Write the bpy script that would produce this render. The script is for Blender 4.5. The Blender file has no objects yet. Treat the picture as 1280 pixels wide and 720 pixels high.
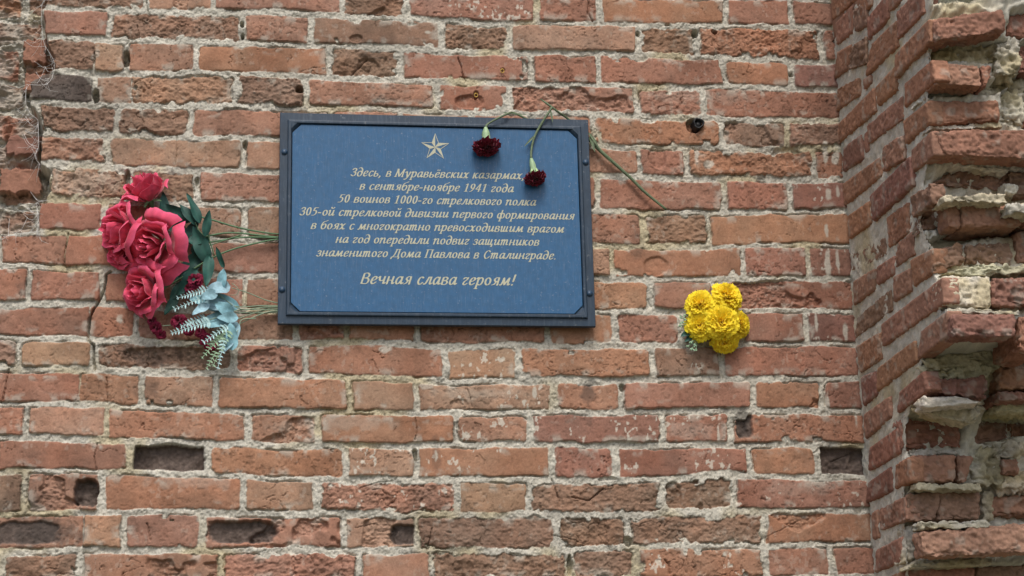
import bpy, math, random
import numpy as np
from mathutils import Vector, Matrix

random.seed(7)
rng = np.random.default_rng(11)
SC = bpy.context.scene
COL = SC.collection

# ---------------------------------------------------------------- camera, sky, sun, exposure
DIST = 3.6                      # metres from the camera to the wall face (wall = plane y=0)
CAMH = 1.6
F, PITCH, YAW, ROLL = 2218.28, 0.262943, 0.135675, -0.024169
def _axes():
    cp, sp, cy, sy = math.cos(PITCH), math.sin(PITCH), math.cos(YAW), math.sin(YAW)
    f = np.array([sy*cp, cy*cp, sp]); rt = np.array([cy, -sy, 0.0]); up = np.cross(rt, f)
    c, s = math.cos(ROLL), math.sin(ROLL)
    return f, rt*c+up*s, -rt*s+up*c
FW, RT, UP = _axes()
CAM = np.array([0.0, -DIST, CAMH])
cam = bpy.data.objects.new('camera', bpy.data.cameras.new('camera')); COL.objects.link(cam)
cam.data.sensor_width = 36.0; cam.data.lens = F/1280*36.0; cam.data.clip_start = 0.05; cam.data.clip_end = 500
M = Matrix(((RT[0], UP[0], -FW[0], CAM[0]), (RT[1], UP[1], -FW[1], CAM[1]), (RT[2], UP[2], -FW[2], CAM[2]), (0, 0, 0, 1)))
cam.matrix_world = M
SC.camera = cam

SUN_EL, SUN_AZ = math.radians(56), math.radians(183)   # azimuth clockwise from +y (behind the wall)
w = bpy.data.worlds.new('World'); SC.world = w; w.use_nodes = True
nt = w.node_tree; nt.nodes.clear()
sky = nt.nodes.new('ShaderNodeTexSky'); sky.sky_type = 'NISHITA'; sky.sun_disc = False
sky.sun_elevation = SUN_EL; sky.sun_rotation = SUN_AZ; sky.air_density = 1.0; sky.dust_density = 4.0; sky.ozone_density = 0.6
bg = nt.nodes.new('ShaderNodeBackground'); bg.inputs['Strength'].default_value = 0.12
wo = nt.nodes.new('ShaderNodeOutputWorld')
nt.links.new(sky.outputs[0], bg.inputs[0]); nt.links.new(bg.outputs[0], wo.inputs[0])
sl = bpy.data.lights.new('sun', 'SUN'); sl.energy = 1.5; sl.angle = math.radians(18); sl.color = (1.0, 0.97, 0.93)
so = bpy.data.objects.new('sun', sl); COL.objects.link(so)
sd = Vector((math.sin(SUN_AZ)*math.cos(SUN_EL), math.cos(SUN_AZ)*math.cos(SUN_EL), math.sin(SUN_EL)))
so.rotation_euler = (-sd).to_track_quat('-Z', 'Y').to_euler()
so.location = (2, -4, 8)
SC.view_settings.view_transform = 'Standard'; SC.view_settings.look = 'None'
SC.view_settings.exposure = 0.44; SC.view_settings.gamma = 1.0

# ---------------------------------------------------------------- survey helpers: photo point -> point on a real plane
def ray(px, py):
    px = np.asarray(px, float); py = np.asarray(py, float)
    return FW + ((px-640)/F)[..., None]*RT + ((360-py)/F)[..., None]*UP
def on_y(px, py, off=0.0):       # on the plane y = -off (off metres in front of the wall face)
    d = ray(px, py); t = (DIST-off)/d[..., 1]
    return CAM + d*t[..., None]
XC = 0.34297*DIST                # plane of the return face of the pilaster
def on_x(px, py, off=0.0):
    d = ray(px, py); t = (XC+off-CAM[0])/d[..., 0]
    return CAM + d*t[..., None]
def P(px, py, off=0.0): return on_y(px, py, off)
MM = DIST/F                      # one photo pixel on the wall in metres

# ---------------------------------------------------------------- numpy noise
def _h(ix, iy, iz, seed):
    n = (ix.astype(np.uint32)*np.uint32(374761393) + iy.astype(np.uint32)*np.uint32(668265263)
         + iz.astype(np.uint32)*np.uint32(2147483647-58467) + np.uint32((seed*1274126177) & 0xffffffff))
    n = (n ^ (n >> np.uint32(13)))*np.uint32(1274126177)
    n = (n ^ (n >> np.uint32(16)))*np.uint32(2246822519)
    n = n ^ (n >> np.uint32(15))
    return (n & np.uint32(0xffffff)).astype(np.float32)/np.float32(8388607.5) - np.float32(1)
def _q(t): return t*t*t*(t*(t*6-15)+10)
def n2(x, y, seed=0):
    x = np.asarray(x, np.float32)+np.float32(1000); y = np.asarray(y, np.float32)+np.float32(1000)
    fx = np.floor(x); fy = np.floor(y); u = _q(x-fx); v = _q(y-fy)
    ix = fx.astype(np.int32); iy = fy.astype(np.int32); z = np.zeros_like(ix)
    a = _h(ix, iy, z, seed); b = _h(ix+1, iy, z, seed); c = _h(ix, iy+1, z, seed); d = _h(ix+1, iy+1, z, seed)
    return (a+(b-a)*u) + ((c+(d-c)*u)-(a+(b-a)*u))*v
def n3(x, y, z, seed=0):
    x = np.asarray(x, np.float32)+np.float32(1000); y = np.asarray(y, np.float32)+np.float32(1000); z = np.asarray(z, np.float32)+np.float32(1000)
    fx = np.floor(x); fy = np.floor(y); fz = np.floor(z); u = _q(x-fx); v = _q(y-fy); t = _q(z-fz)
    ix = fx.astype(np.int32); iy = fy.astype(np.int32); iz = fz.astype(np.int32)
    def lay(k):
        a = _h(ix, iy, k, seed); b = _h(ix+1, iy, k, seed); c = _h(ix, iy+1, k, seed); d = _h(ix+1, iy+1, k, seed)
        p = a+(b-a)*u; return p+((c+(d-c)*u)-p)*v
    p = lay(iz); return p+(lay(iz+1)-p)*t
def f2(x, y, s, o=4, seed=0, g=0.5):
    r = 0; a = 1.0; k = 1.0/s; tot = 0
    for i in range(o): r = r+a*n2(x*k+i*17.3, y*k-i*9.1, seed+i*31); tot += a; a *= g; k *= 2.03
    return r/tot*1.6
def f3(p, s, o=3, seed=0, g=0.5):
    r = 0; a = 1.0; k = 1.0/s; tot = 0
    for i in range(o): r = r+a*n3(p[:, 0]*k+i*17.3, p[:, 1]*k-i*9.1, p[:, 2]*k+i*4.7, seed+i*31); tot += a; a *= g; k *= 2.03
    return r/tot*1.6
def ss(a, b, x):
    t = np.clip((x-a)/(b-a), 0, 1); return t*t*(3-2*t)
def lin(c): 
    c = np.asarray(c, float)/255.0
    return np.where(c <= 0.04045, c/12.92, ((c+0.055)/1.055)**2.4)

# ---------------------------------------------------------------- object helpers
def mesh_np(name, verts, faces, smooth=True, col=None):
    """faces: (n,4) or (n,3) array"""
    verts = np.asarray(verts, np.float32); faces = np.asarray(faces, np.int32)
    me = bpy.data.meshes.new(name); k = faces.shape[1]
    me.vertices.add(len(verts)); me.vertices.foreach_set('co', verts.ravel())
    me.loops.add(faces.size); me.loops.foreach_set('vertex_index', faces.ravel())
    me.polygons.add(len(faces)); me.polygons.foreach_set('loop_start', np.arange(0, faces.size, k, dtype=np.int32))
    me.polygons.foreach_set('use_smooth', np.full(len(faces), smooth))
    me.update(calc_edges=True)
    if col is not None:
        at = me.color_attributes.new('Col', 'FLOAT_COLOR', 'POINT')
        c4 = np.ones((len(verts), 4), np.float32); c4[:, :3] = col; at.data.foreach_set('color', c4.ravel())
    me.validate(); return me
class MB:
    """collects polygons (world coordinates) for ONE mesh object"""
    def __init__(s): s.v = []; s.f = []; s.c = []
    def add(s, v, f, c=None):
        n = len(s.v); v = [tuple(map(float, p)) for p in v]; s.v += v; s.f += [tuple(i+n for i in q) for q in f]
        s.c += [tuple(k) for k in c] if c is not None else [(1, 1, 1)]*len(v)
    def grid(s, pts, c=None):    # pts[nu][nv]
        pts = np.asarray(pts); nu, nv = pts.shape[:2]
        f = [(i*nv+j, (i+1)*nv+j, (i+1)*nv+j+1, i*nv+j+1) for i in range(nu-1) for j in range(nv-1)]
        s.add(pts.reshape(-1, 3), f, None if c is None else np.asarray(c).reshape(-1, 3))
    def tube(s, pts, rad, n=7, cap=True):
        pts = smooth_path(pts, 6) if len(pts) > 2 else np.asarray(pts, float)
        rad = np.interp(np.linspace(0, 1, len(pts)), np.linspace(0, 1, len(np.atleast_1d(rad))), np.atleast_1d(rad))
        t = np.gradient(pts, axis=0); t /= np.linalg.norm(t, axis=1)[:, None]+1e-12
        a = np.cross(t[0], [0.3, 0.2, 0.93]); a /= np.linalg.norm(a)
        rings = []
        for p, d, r in zip(pts, t, rad):
            a = a-d*np.dot(a, d); a /= np.linalg.norm(a); b = np.cross(d, a)
            rings.append([p+r*(math.cos(q)*a+math.sin(q)*b) for q in np.linspace(0, 2*math.pi, n, endpoint=False)])
        v = [q for r in rings for q in r]
        f = [(i*n+j, i*n+(j+1) % n, (i+1)*n+(j+1) % n, (i+1)*n+j) for i in range(len(rings)-1) for j in range(n)]
        if cap: f += [tuple(range(n))[::-1], tuple((len(rings)-1)*n+j for j in range(n))]
        s.add(v, f)
    def ball(s, c, r, nu=10, nv=7, squash=(1, 1, 1)):
        v = []; f = []
        for i in range(nv+1):
            th = math.pi*i/nv
            for j in range(nu):
                ph = 2*math.pi*j/nu
                v.append((c[0]+squash[0]*r*math.sin(th)*math.cos(ph), c[1]+squash[1]*r*math.sin(th)*math.sin(ph), c[2]+squash[2]*r*math.cos(th)))
        f = [(i*nu+j, i*nu+(j+1) % nu, (i+1)*nu+(j+1) % nu, (i+1)*nu+j) for i in range(nv) for j in range(nu)]
        s.add(v, f)
    def build(s, name, mat, parent=None, smooth=True):
        base = np.array(parent_world(parent))
        me = bpy.data.meshes.new(name)
        me.from_pydata([tuple(np.array(p)-base) for p in s.v], [], s.f)
        at = me.color_attributes.new('Col', 'FLOAT_COLOR', 'POINT')
        c4 = np.ones((len(s.v), 4), np.float32); c4[:, :3] = np.array(s.c); at.data.foreach_set('color', c4.ravel())
        if smooth: me.polygons.foreach_set('use_smooth', np.ones(len(me.polygons), bool))
        me.update(); return link(name, me, mat, parent)
def parent_world(p):
    v = Vector((0, 0, 0))
    while p is not None: v = v+p.location; p = p.parent
    return v
def link(name, me, mat, parent=None):
    if mat: me.materials.append(mat)
    o = bpy.data.objects.new(name, me); COL.objects.link(o)
    if parent is not None: o.parent = parent
    return o
def tag(o, label, cat, group=None, kind=None):
    o['label'] = label; o['category'] = cat
    if group: o['group'] = group
    if kind: o['kind'] = kind
    return o
def thing(name, loc, label, cat, group=None):
    o = bpy.data.objects.new(name, None); o.empty_display_size = 0.05; COL.objects.link(o); o.location = Vector([float(a) for a in loc])
    return tag(o, label, cat, group)
def smooth_path(pts, k=6):
    p = np.asarray(pts, float); p = np.vstack([2*p[0]-p[1], p, 2*p[-1]-p[-2]]); out = []
    for i in range(1, len(p)-2):
        for t in np.linspace(0, 1, k, endpoint=False):
            a, b, c, d = p[i-1], p[i], p[i+1], p[i+2]
            out.append(0.5*((2*b)+(c-a)*t+(2*a-5*b+4*c-d)*t*t+(3*b-a-3*c+d)*t**3))
    out.append(p[-2]); return np.array(out)

# ---------------------------------------------------------------- materials
def material(name, color=None, rough=0.6, var=0.15, scale=60, bump=0.0, bscale=300, spec=0.4, bdist=0.001, fine=(0.82, 1.18), sheen=0.0, metal=0.0, trans=0.0):
    m = bpy.data.materials.new(name); m.use_nodes = True; nt = m.node_tree; b = nt.nodes['Principled BSDF']
    tc = nt.nodes.new('ShaderNodeTexCoord')
    nz = nt.nodes.new('ShaderNodeTexNoise'); nz.inputs['Scale'].default_value = scale; nz.inputs['Detail'].default_value = 8; nz.inputs['Roughness'].default_value = 0.65
    nt.links.new(tc.outputs['Object'], nz.inputs['Vector'])
    mr = nt.nodes.new('ShaderNodeMapRange'); mr.inputs['From Min'].default_value = 0.25; mr.inputs['From Max'].default_value = 0.75
    mr.inputs['To Min'].default_value = 1-var; mr.inputs['To Max'].default_value = 1+var
    nt.links.new(nz.outputs['Fac'], mr.inputs['Value'])
    mx = nt.nodes.new('ShaderNodeMix'); mx.data_type = 'RGBA'; mx.blend_type = 'MULTIPLY'; mx.inputs['Factor'].default_value = 1
    at = nt.nodes.new('ShaderNodeAttribute'); at.attribute_name = 'Col'
    mx2 = nt.nodes.new('ShaderNodeMix'); mx2.data_type = 'RGBA'; mx2.blend_type = 'MULTIPLY'; mx2.inputs['Factor'].default_value = 1
    nt.links.new(at.outputs['Color'], mx2.inputs[6])
    mx2.inputs[7].default_value = (*(color if color is not None else (1, 1, 1)), 1)
    nt.links.new(mx2.outputs[2], mx.inputs[6]); nt.links.new(mr.outputs[0], mx.inputs[7])
    nt.links.new(mx.outputs[2], b.inputs['Base Color'])
    b.inputs['Roughness'].default_value = rough; b.inputs['Specular IOR Level'].default_value = spec; b.inputs['Metallic'].default_value = metal
    if sheen: b.inputs['Sheen Weight'].default_value = sheen; b.inputs['Sheen Roughness'].default_value = 0.4
    if bump:
        bz = nt.nodes.new('ShaderNodeTexNoise'); bz.inputs['Scale'].default_value = bscale; bz.inputs['Detail'].default_value = 6; bz.inputs['Roughness'].default_value = 0.7
        nt.links.new(tc.outputs['Object'], bz.inputs['Vector'])
        bp = nt.nodes.new('ShaderNodeBump'); bp.inputs['Strength'].default_value = bump; bp.inputs['Distance'].default_value = bdist
        nt.links.new(bz.outputs['Fac'], bp.inputs['Height']); nt.links.new(bp.outputs[0], b.inputs['Normal'])
    if trans:
        tr = nt.nodes.new('ShaderNodeBsdfTranslucent'); nt.links.new(mx.outputs[2], tr.inputs['Color'])
        ms = nt.nodes.new('ShaderNodeMixShader'); ms.inputs[0].default_value = trans
        nt.links.new(b.outputs[0], ms.inputs[1]); nt.links.new(tr.outputs[0], ms.inputs[2])
        nt.links.new(ms.outputs[0], nt.nodes['Material Output'].inputs['Surface'])
    return m
M_BRICK = material('weathered_brick_and_lime', None, rough=0.95, var=0.16, scale=420, bump=0.55, bscale=900, spec=0.15, bdist=0.0016)
M_MORTAR = material('lime_mortar', None, rough=0.97, var=0.2, scale=350, bump=0.7, bscale=700, spec=0.12, bdist=0.002)

# ---------------------------------------------------------------- ground
g = MB(); g.grid([[(x, y, 0.0) for y in np.linspace(-60, 60, 25)] for x in np.linspace(-60, 60, 25)])
go = g.build('ground', material('dry_grass_soil', (0.11, 0.105, 0.07), rough=1, var=0.3, scale=3), None); go['kind'] = 'structure'

# ================================================================= BRICK WALL
AL = 1.0    # albedo scale applied on the palette
PAL = {k: lin(v)*AL for k, v in dict(
    o=(161, 121, 96), r=(153, 112, 94), p=(157, 120, 101), b=(139, 114, 96), d=(99, 87, 80), t=(164, 133, 110), m=(137, 100, 88), x=(153, 116, 97), n=(182, 177, 165)).items()}
MORT = lin((188, 184, 171))*AL
# bed joints: photo x stations -> y
BED = [
 {130:12,350:15,500:22,600:28,850:31,1010:33},
 {130:49,250:51,350:54,500:60,600:66,700:66,850:70,1010:76},
 {130:91,250:88,350:93,500:101,600:103,700:106,850:108,1010:111},
 {130:131,250:131,350:135,500:137,600:141,700:141,850:147,1010:150},
 {130:168,250:171,350:173,760:184,850:184,1010:186},
 {130:207,250:211,330:214,760:220,850:222,1010:225},
 {100:250,250:254,310:256,760:265,850:264,1010:264},
 {60:291,130:291,290:300,760:309,850:308,1010:307},
 {60:333,130:335,300:344,850:349,1010:349},
 {60:379,130:380,300:387,810:389,1000:389},
 {60:422,130:425,200:427,300:428,450:426,550:431,650:432,750:432,900:431,1000:430},
 {60:462,130:464,250:466,350:469,450:471,550:476,650:476,750:475,850:472,1000:473},
 {60:505,130:507,250:512,310:513,350:514,450:516,650:516,750:516,850:513,1000:514},
 {60:547,130:550,230:552,310:555,350:557,450:556,650:557,850:556,1000:555},
 {60:588,130:590,230:593,310:596,350:599,550:600,750:601,820:599,900:594,1000:596},
 {60:642,130:640,230:640,310:642,450:644,550:645,650:644,750:645,850:641,1000:637},
 {60:688,130:687,310:688,450:689,650:689,750:687,850:682,1000:680},
 {60:731,500:732,1000:722}]
# head joints per course (negative = tight, crack-like joint) and one code per brick: colour + R rough, W white flecks, D missing brick
HEAD = [
 ([182,266,427,509,671,749,908,989], 'bR tS p bRS pW r o r r'),
 ([50,136,303,389,552,637,798,872,1027], 'bR p bR p bC bR t bR oR r'),
 ([22,-118,159,245,412,501,665,749,906,989], 'r bR t p o bRC rC r rC o m'),
 ([30,118,-165,294,382,546,637,795,879], 'bR d t tR bR p rC pS rR r'),
 ([46,147,239,415,500,590,665,742,902,985], 'r bR bR p p x x x oC bS bR'),
 ([47,135,305,470,550,715,799,858,1018], 'r pR t t x x x r oR rC mW'),
 ([58,162,247,415,500,660,747,906,988], 'bR tR bR p x x x r r mW'),
 ([44,130,213,305,470,560,720,804,887], 'bR r r b b x x x bR o bR'),
 ([-82,163,262,430,515,600,690,766,929,1010], 'r r r p x x x t oC r mW'),
 ([37,129,217,306,470,560,645,730,814,895], 'r r r r x x x x oC p rS'),
 ([-111,170,272,370,434,521,685,769,851,926,1008], 'r r p b pS o r oC r r r mW'),
 ([24,118,293,382,557,648,816,903], 'bR t bR pS r tW oC bW r'),
 ([-100,177,269,438,521,692,777,941,1028], 'r o tC o t tW oC r oS m'),
 ([33,133,310,398,571,662,829,914], 'r t o pS o tW mW rW oC'),
 ([163,259,431,520,690,770,938,1023], 'r D o tW oW m rW o D'),
 ([31,127,304,395,572,661,830,918], 'b pS o t pRW t bR bRS rW'),
 ([-104,155,252,430,520,697,785,956], 'p t pC pS tS bR bRS bR oS'),
 ([3,100,276,449,540,712,796,958,1040], 'p bR pS pR p bR bR oCW r r')]
def wx(px, py): return float(on_y(px, py)[0])
bedW = []
for d in BED:
    q = on_y(np.array(list(d.keys())), np.array(list(d.values()))); bedW.append((q[:, 0], q[:, 2]))
def bed_py(k, px):
    d = BED[min(max(k, 0), len(BED)-1)]; return float(np.interp(px, list(d.keys()), list(d.values())))
courses = []    # each: (upper line, lower line, joints[], halfwidths[], codes[])
rnd = random.Random(5)
COURSE = 0.0672
def extend_left(js, hw, codes, xmin):
    long_ = rnd.random() < 0.5
    while js[0] > xmin:
        js.insert(0, js[0]-(0.262 if long_ else 0.132)+rnd.uniform(-.006, .006)); hw.insert(0, rnd.uniform(.005, .0085)); long_ = not long_
        codes.insert(0, rnd.choice(['r', 'p', 'b', 'bR', 'o', 't', 'tS', 'rC']))
XMIN = wx(0, 360)-1.6
top = bedW[0]; z0 = top[1].mean()
lines = [(top[0], top[1]+COURSE*k) for k in range(14, 0, -1)]
nup = len(lines); lines += bedW
zb = bedW[-1][1]
while zb.min() > -0.02:
    zb = zb-COURSE; lines.append((bedW[-1][0], zb))
for i in range(len(lines)-1):
    k = i-nup+1     # course k lies between bed k-1 and bed k
    if 0 <= k < len(HEAD):
        jl, cs = HEAD[k]; cs = cs.split(); assert len(cs) >= len(jl)+1, (k, len(jl), len(cs))
        js = []; hw = []
        for j in jl:
            ym = 0.5*(bed_py(k-1, abs(j))+bed_py(k, abs(j))) if k > 0 else bed_py(0, abs(j))-20
            js.append(wx(abs(j), ym)); hw.append(0.0008 if j < 0 else rnd.uniform(.0055, .0085))
        cs = cs[:len(jl)+1]
    else:
        off = rnd.uniform(0, .13); js = [XC-.07-off]; hw = [.007]; cs = ['r', 'p']
    extend_left(js, hw, cs, XMIN-0.3)
    courses.append((lines[i], lines[i+1], np.array(js), np.array(hw), cs))

def axis_pts(lo, flo, fhi, hi, fine, coarse, gr=1.014):
    a = list(np.arange(flo, fhi, fine)); s = fine; x = flo; L = []
    while x > lo: s = min(s*gr, coarse); x -= s; L.append(x)
    s = fine; x = a[-1]; Rr = []
    while x < hi: s = min(s*gr, coarse); x += s; Rr.append(x)
    return np.array(L[::-1]+a+Rr)
zlo = float(on_y(640, 745)[2]); zhi = float(on_y(640, -25)[2]); xlo = wx(-20, 360)
GX = axis_pts(XMIN, xlo, XC+0.03, XC+0.03, 0.0016, 0.014)
GZ = axis_pts(-0.02, zlo, zhi, zhi+0.75, 0.0016, 0.014)
X, Z = np.meshgrid(GX, GZ, indexing='ij'); X = X.ravel(); Z = Z.ravel(); N = len(X)
# domain warp so no edge is ruler straight
wz1 = f2(X, Z, .05, 2, 1)*.0022 + f2(X, Z, .012, 2, 2)*.0005 + f2(X, Z, .18, 1, 8)*.0012
wx1 = f2(X, Z, .04, 2, 3)*.0022 + f2(X, Z, .010, 2, 4)*.0005
Xw = X+wx1; Zw = Z+wz1
sdf = np.full(N, -1.0, np.float32); bid = np.full(N, -1, np.int32)
brick_code = []; brick_rand = []
du_ = np.zeros(N, np.float32); dv_ = np.zeros(N, np.float32)
for up, lo, js, hw, cs in courses:
    zu = np.interp(Xw, up[0], up[1]); zl = np.interp(Xw, lo[0], lo[1])
    m = np.where((Zw < zu) & (Zw >= zl))[0]
    if len(m) == 0: continue
    xx = Xw[m]; idx = np.searchsorted(js, xx)
    base = len(brick_code)
    n = len(js)+1
    for b in range(n): brick_code.append(cs[b] if b < len(cs) else 'r'); brick_rand.append(rng.random(12))
    L = np.concatenate([[XMIN-1], js+hw*.95]); Rr = np.concatenate([js-hw*.95, [XC+.2]])
    R12 = np.array(brick_rand[base:base+n])
    hu = (.0054+.0032*R12[:, 0])[idx]; hl = (.0054+.0032*R12[:, 1])[idx]
    tl = ((R12[:, 2]-.5)*.006)[idx]                      # slightly tilted bricks
    cxm = (0.5*(L+Rr))[idx]; wid = (Rr-L)[idx]
    sl_ = tl*np.clip((xx-cxm)/np.maximum(wid, .02), -.6, .6)
    a = np.stack([xx-L[idx], Rr[idx]-xx, (zu[m]-hu)-(Zw[m]+sl_), (Zw[m]+sl_)-(zl[m]+hl)], 1)
    rc = (.002+.009*R12[:, 3]**3)[idx]                  # corner rounding
    ax = np.minimum(a[:, 0], a[:, 1]); az = np.minimum(a[:, 2], a[:, 3])
    qx = np.maximum(rc-ax, 0); qz = np.maximum(rc-az, 0)
    d = np.where((ax < rc) & (az < rc), rc-np.sqrt(qx*qx+qz*qz), np.minimum(ax, az))
    sdf[m] = d; bid[m] = base+idx; du_[m] = xx-cxm; dv_[m] = Zw[m]-0.5*(zu[m]+zl[m])
brick_rand = np.array(brick_rand); NB = len(brick_code)
flag = lambda ch: np.array([ch in c[1:] for c in brick_code])
fR, fW, fS, fC = flag('R'), flag('W'), flag('S'), flag('C'); fD = np.array([c[0] == 'D' for c in brick_code])
PM = PAL['x']
for k in 'orptbm': PAL[k] = PAL[k]*.84+PM*.16
bc = np.array([PAL['d'] if c[0] == 'D' else PAL[c[0]] for c in brick_code])
bc = bc*(1+.10*(brick_rand[:, 4:5]-.5))*(1+.05*(brick_rand[:, 5:8]-.5))
bi = np.maximum(bid, 0)
rough = fR[bi].astype(np.float32); chip = np.clip(fC[bi]+fR[bi]*.6+fS[bi]*.3, 0, 1).astype(np.float32)
sx = brick_rand[bi, 8]*37; sz = brick_rand[bi, 9]*53         # every brick its own patch of noise
big = f2(X+sx, Z+sz, .06, 3, 11); mid = f2(X+sx, Z+sz, .018, 4, 12); fin = f2(X, Z, .0055, 3, 13)
edge_n = f2(X+sx, Z+sz, .009, 4, 14, .6)*(.0013+.0014*rough) + f2(X+sx, Z, .03, 2, 15)*.0013*(1+rough*1.2)
d = sdf + edge_n*.9 - rough*.0012
# broken corners / chipped lips
chipn = f2(X+sx, Z+sz, .032, 3, 16)
d = d - chip*.013*ss(.42, .95, chipn)*(1-ss(.008, .03, sdf))
mask = ss(-.0009, .0009, d)
ridge = 1-np.abs(f2(X*1.0+sx, Z*1.5+sz, .03, 4, 17))*1.3
ridge2 = 1-np.abs(f2(X+sx, Z*1.3+sz, .012, 3, 18))*1.3
grain = .35+1.1*brick_rand[bi, 2]
mid = mid*(.5+.5*grain); fin = fin*grain
hb = (brick_rand[bi, 10]-.5)*.006 + du_*(brick_rand[bi, 11]-.5)*.03
hb = hb + big*.0006*(1-rough) + mid*.00038 + fin*.00026 - .0016*np.exp(-np.maximum(d, 0)/.0022)
hb = hb + rough*(-.0035 + big*.0026 + ridge*.0026 + ridge2*.0014 + mid*.0014 + fin*.0005)
spall = fS[bi]*ss(.10, .28, big)                              # part of the face has come away
hb = hb - spall*(.006+.0035*ridge2-.002*mid) 
crackn = np.abs(f2(X+sx, Z+sz, .045, 3, 19)); thr = .018+.022*rough
crk = (1-ss(thr*.4, thr, crackn))*ss(.1, .5, f2(X+sx*2, Z, .08, 2, 20)+.25*rough+.15*fS[bi])
hb = hb - crk*.0035
pit = ss(.50, .75, f2(X, Z, .0065, 2, 21)); pit = pit*np.clip(grain, 0, 1.2); hb = hb - pit*.0011
hm = -.0036 + f2(X, Z, .09, 2, 22)*.0028 + f2(X, Z, .016, 4, 23)*.0024 + f2(X, Z, .004, 3, 24)*.0011
gap = (1-ss(.0004, .0024, np.abs(d+.0009)))*ss(.12, .5, f2(X, Z, .055, 3, 25))
h = hm*(1-mask)+hb*mask - gap*.0060
mcr = (1-ss(.008, .025, np.abs(f2(X, Z, .05, 3, 26))))*ss(.2, .6, f2(X, Z, .12, 1, 27)); h -= mcr*.003*(1-mask)
# colour per vertex, darker in the pits
mb = bc[bi]
spk = f2(X, Z, .0030, 2, 39)
band = f2(X*.35+sx, Z+sz, .02, 3, 46)*(brick_rand[bi, 3] > .55)
tone = 1+.11*big+.11*mid+.08*fin+.09*spk-.18*pit+.08*band
col = mb*tone[:, None]
hue = f2(X+sx, Z+sz, .05, 2, 30)[:, None]; col = col*(1+np.array([.04, -.02, -.05])*hue)
fresh = (rough*.7+spall)[:, None]*ss(-.3, .6, mid)[:, None]
col = col*(1-.14*fresh)
dirt = (ss(.25, .8, f2(X, Z, .10, 4, 31)))[:, None]; col = col*(1-.22*dirt)
lime = (ss(.30, .75, f2(X+sx, Z, .03, 4, 32))*(1-ss(.004, .022, sdf))*.55)[:, None]; col = col*(1-lime)+MORT*lime*.9
fw = (fW[bi]*.9+.22)*ss(.52, .62, f2(X, Z*.7, .008, 3, 33))*ss(0, .3, f2(X+sx, Z, .05, 2, 34)); col = col*(1-fw[:, None]*.6)+MORT*fw[:, None]*.75
cm = MORT*(1+.13*f2(X, Z, .02, 4, 35)+.12*f2(X, Z, .0045, 2, 36))[:, None]
yl = ss(.2, .8, f2(X, Z, .14, 3, 37))[:, None]; cm = cm*(1-yl*np.array([.10, .17, .34]))
gr = ss(.40, .75, f2(X, Z, .0035, 2, 38))[:, None]; cm = cm*(1-.35*gr)
col = cm*(1-mask[:, None])+col*mask[:, None]

def local(pxs, pad):
    q = on_y(np.array([p[0] for p in pxs]), np.array([p[1] for p in pxs]))
    m = np.where((X > q[:, 0].min()-pad) & (X < q[:, 0].max()+pad) & (Z > q[:, 2].min()-pad) & (Z < q[:, 2].max()+pad))[0]
    return q[:, [0, 2]], m
def polydist(m, q):
    p = np.stack([Xw[m], Zw[m]], 1); best = np.full(len(m), 1e9)
    for a, b in zip(q[:-1], q[1:]):
        ab = b-a; t = np.clip(((p-a)@ab)/(ab@ab), 0, 1); best = np.minimum(best, np.linalg.norm(p-a-t[:, None]*ab, axis=1))
    return best
# missing bricks: recessed sockets, the back coloured darker than the face
for b in np.where(fD)[0]:
    m = np.where(bid == b)[0]; s = ss(-.001, .0025, d[m])
    back = -.024+f2(X[m], Z[m], .03, 3, 40)*.004+f2(X[m], Z[m], .008, 2, 41)*.0015
    h[m] = h[m]*(1-s)+back*s; col[m] = col[m]*(1-s[:, None])+(PAL['d']*1.0*(1+.25*f2(X[m], Z[m], .006, 3, 42)[:, None]))*s[:, None]
# broken pockets: (cx, cy, rx, ry, depth, inside coloured dark)
HOLES = [(108,616,15,18,.022,1),(301,665,46,15,.014,1),(506,668,18,14,.012,1),(30,666,44,15,.005,1),(870,41,5,7,.035,0),(893,40,4.5,4,.03,0),(988,93,4,3,.03,0),
         (374,111,5,6,.03,0),(834,30,4,2.2,.02,0),(797,41,3,4,.02,0),(159,72,5,13,.030,0),(119,118,5,12,.03,0),(159,223,4,14,.02,0),(302,29,2.5,5,.02,0),(302,44,2.5,5,.02,0),
         (306,181,4,6,.02,0),(519,568,3.5,8,.02,0),(247,226,3,7,.015,0),(778,484,4,6,.018,0),(785,678,6,6,.02,0),(712,706,4,14,.018,0),(930,528,12,20,.012,1),(1045,52,4,2,.01,0),
         (587,126,22,10,.007,0),(446,48,10,6,.005,0),(210,445,62,14,.007,0),(812,195,0,0,0,0),(822,197,13,17,.007,0),(985,195,24,15,.006,0),(462,83,16,14,.006,0),(595,118,4,6,.012,0),(628,88,3,3,.008,0),(867,157,11,11,.02,0),(820,332,18,14,.004,0),(575,505,14,8,.004,0),(760,600,14,3,.006,0),(420,685,14,3,.007,0)]
for cx, cy, rx, ry, dep, dark in HOLES:
    if rx == 0: continue
    q, m = local([(cx-rx, cy-ry), (cx+rx, cy+ry)], .03); c = on_y(cx, cy)
    e_ = 3.6 if dark else 2.0; r = (np.abs((Xw[m]-c[0])/(rx*MM))**e_+np.abs((Zw[m]-c[2])/(ry*MM))**e_)**(1/e_)+.08*f2(X[m], Z[m], .012, 3, 43)
    s = (1-ss(.80, 1.02, r))*(mask[m] if dark else 1); h[m] -= dep*s*(1+.15*f2(X[m], Z[m], .01, 3, 44))
    if dark: col[m] = col[m]*(1-s[:, None])+PAL['d']*(.9+.25*f2(X[m], Z[m], .008, 3, 45)[:, None])*s[:, None]
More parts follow.
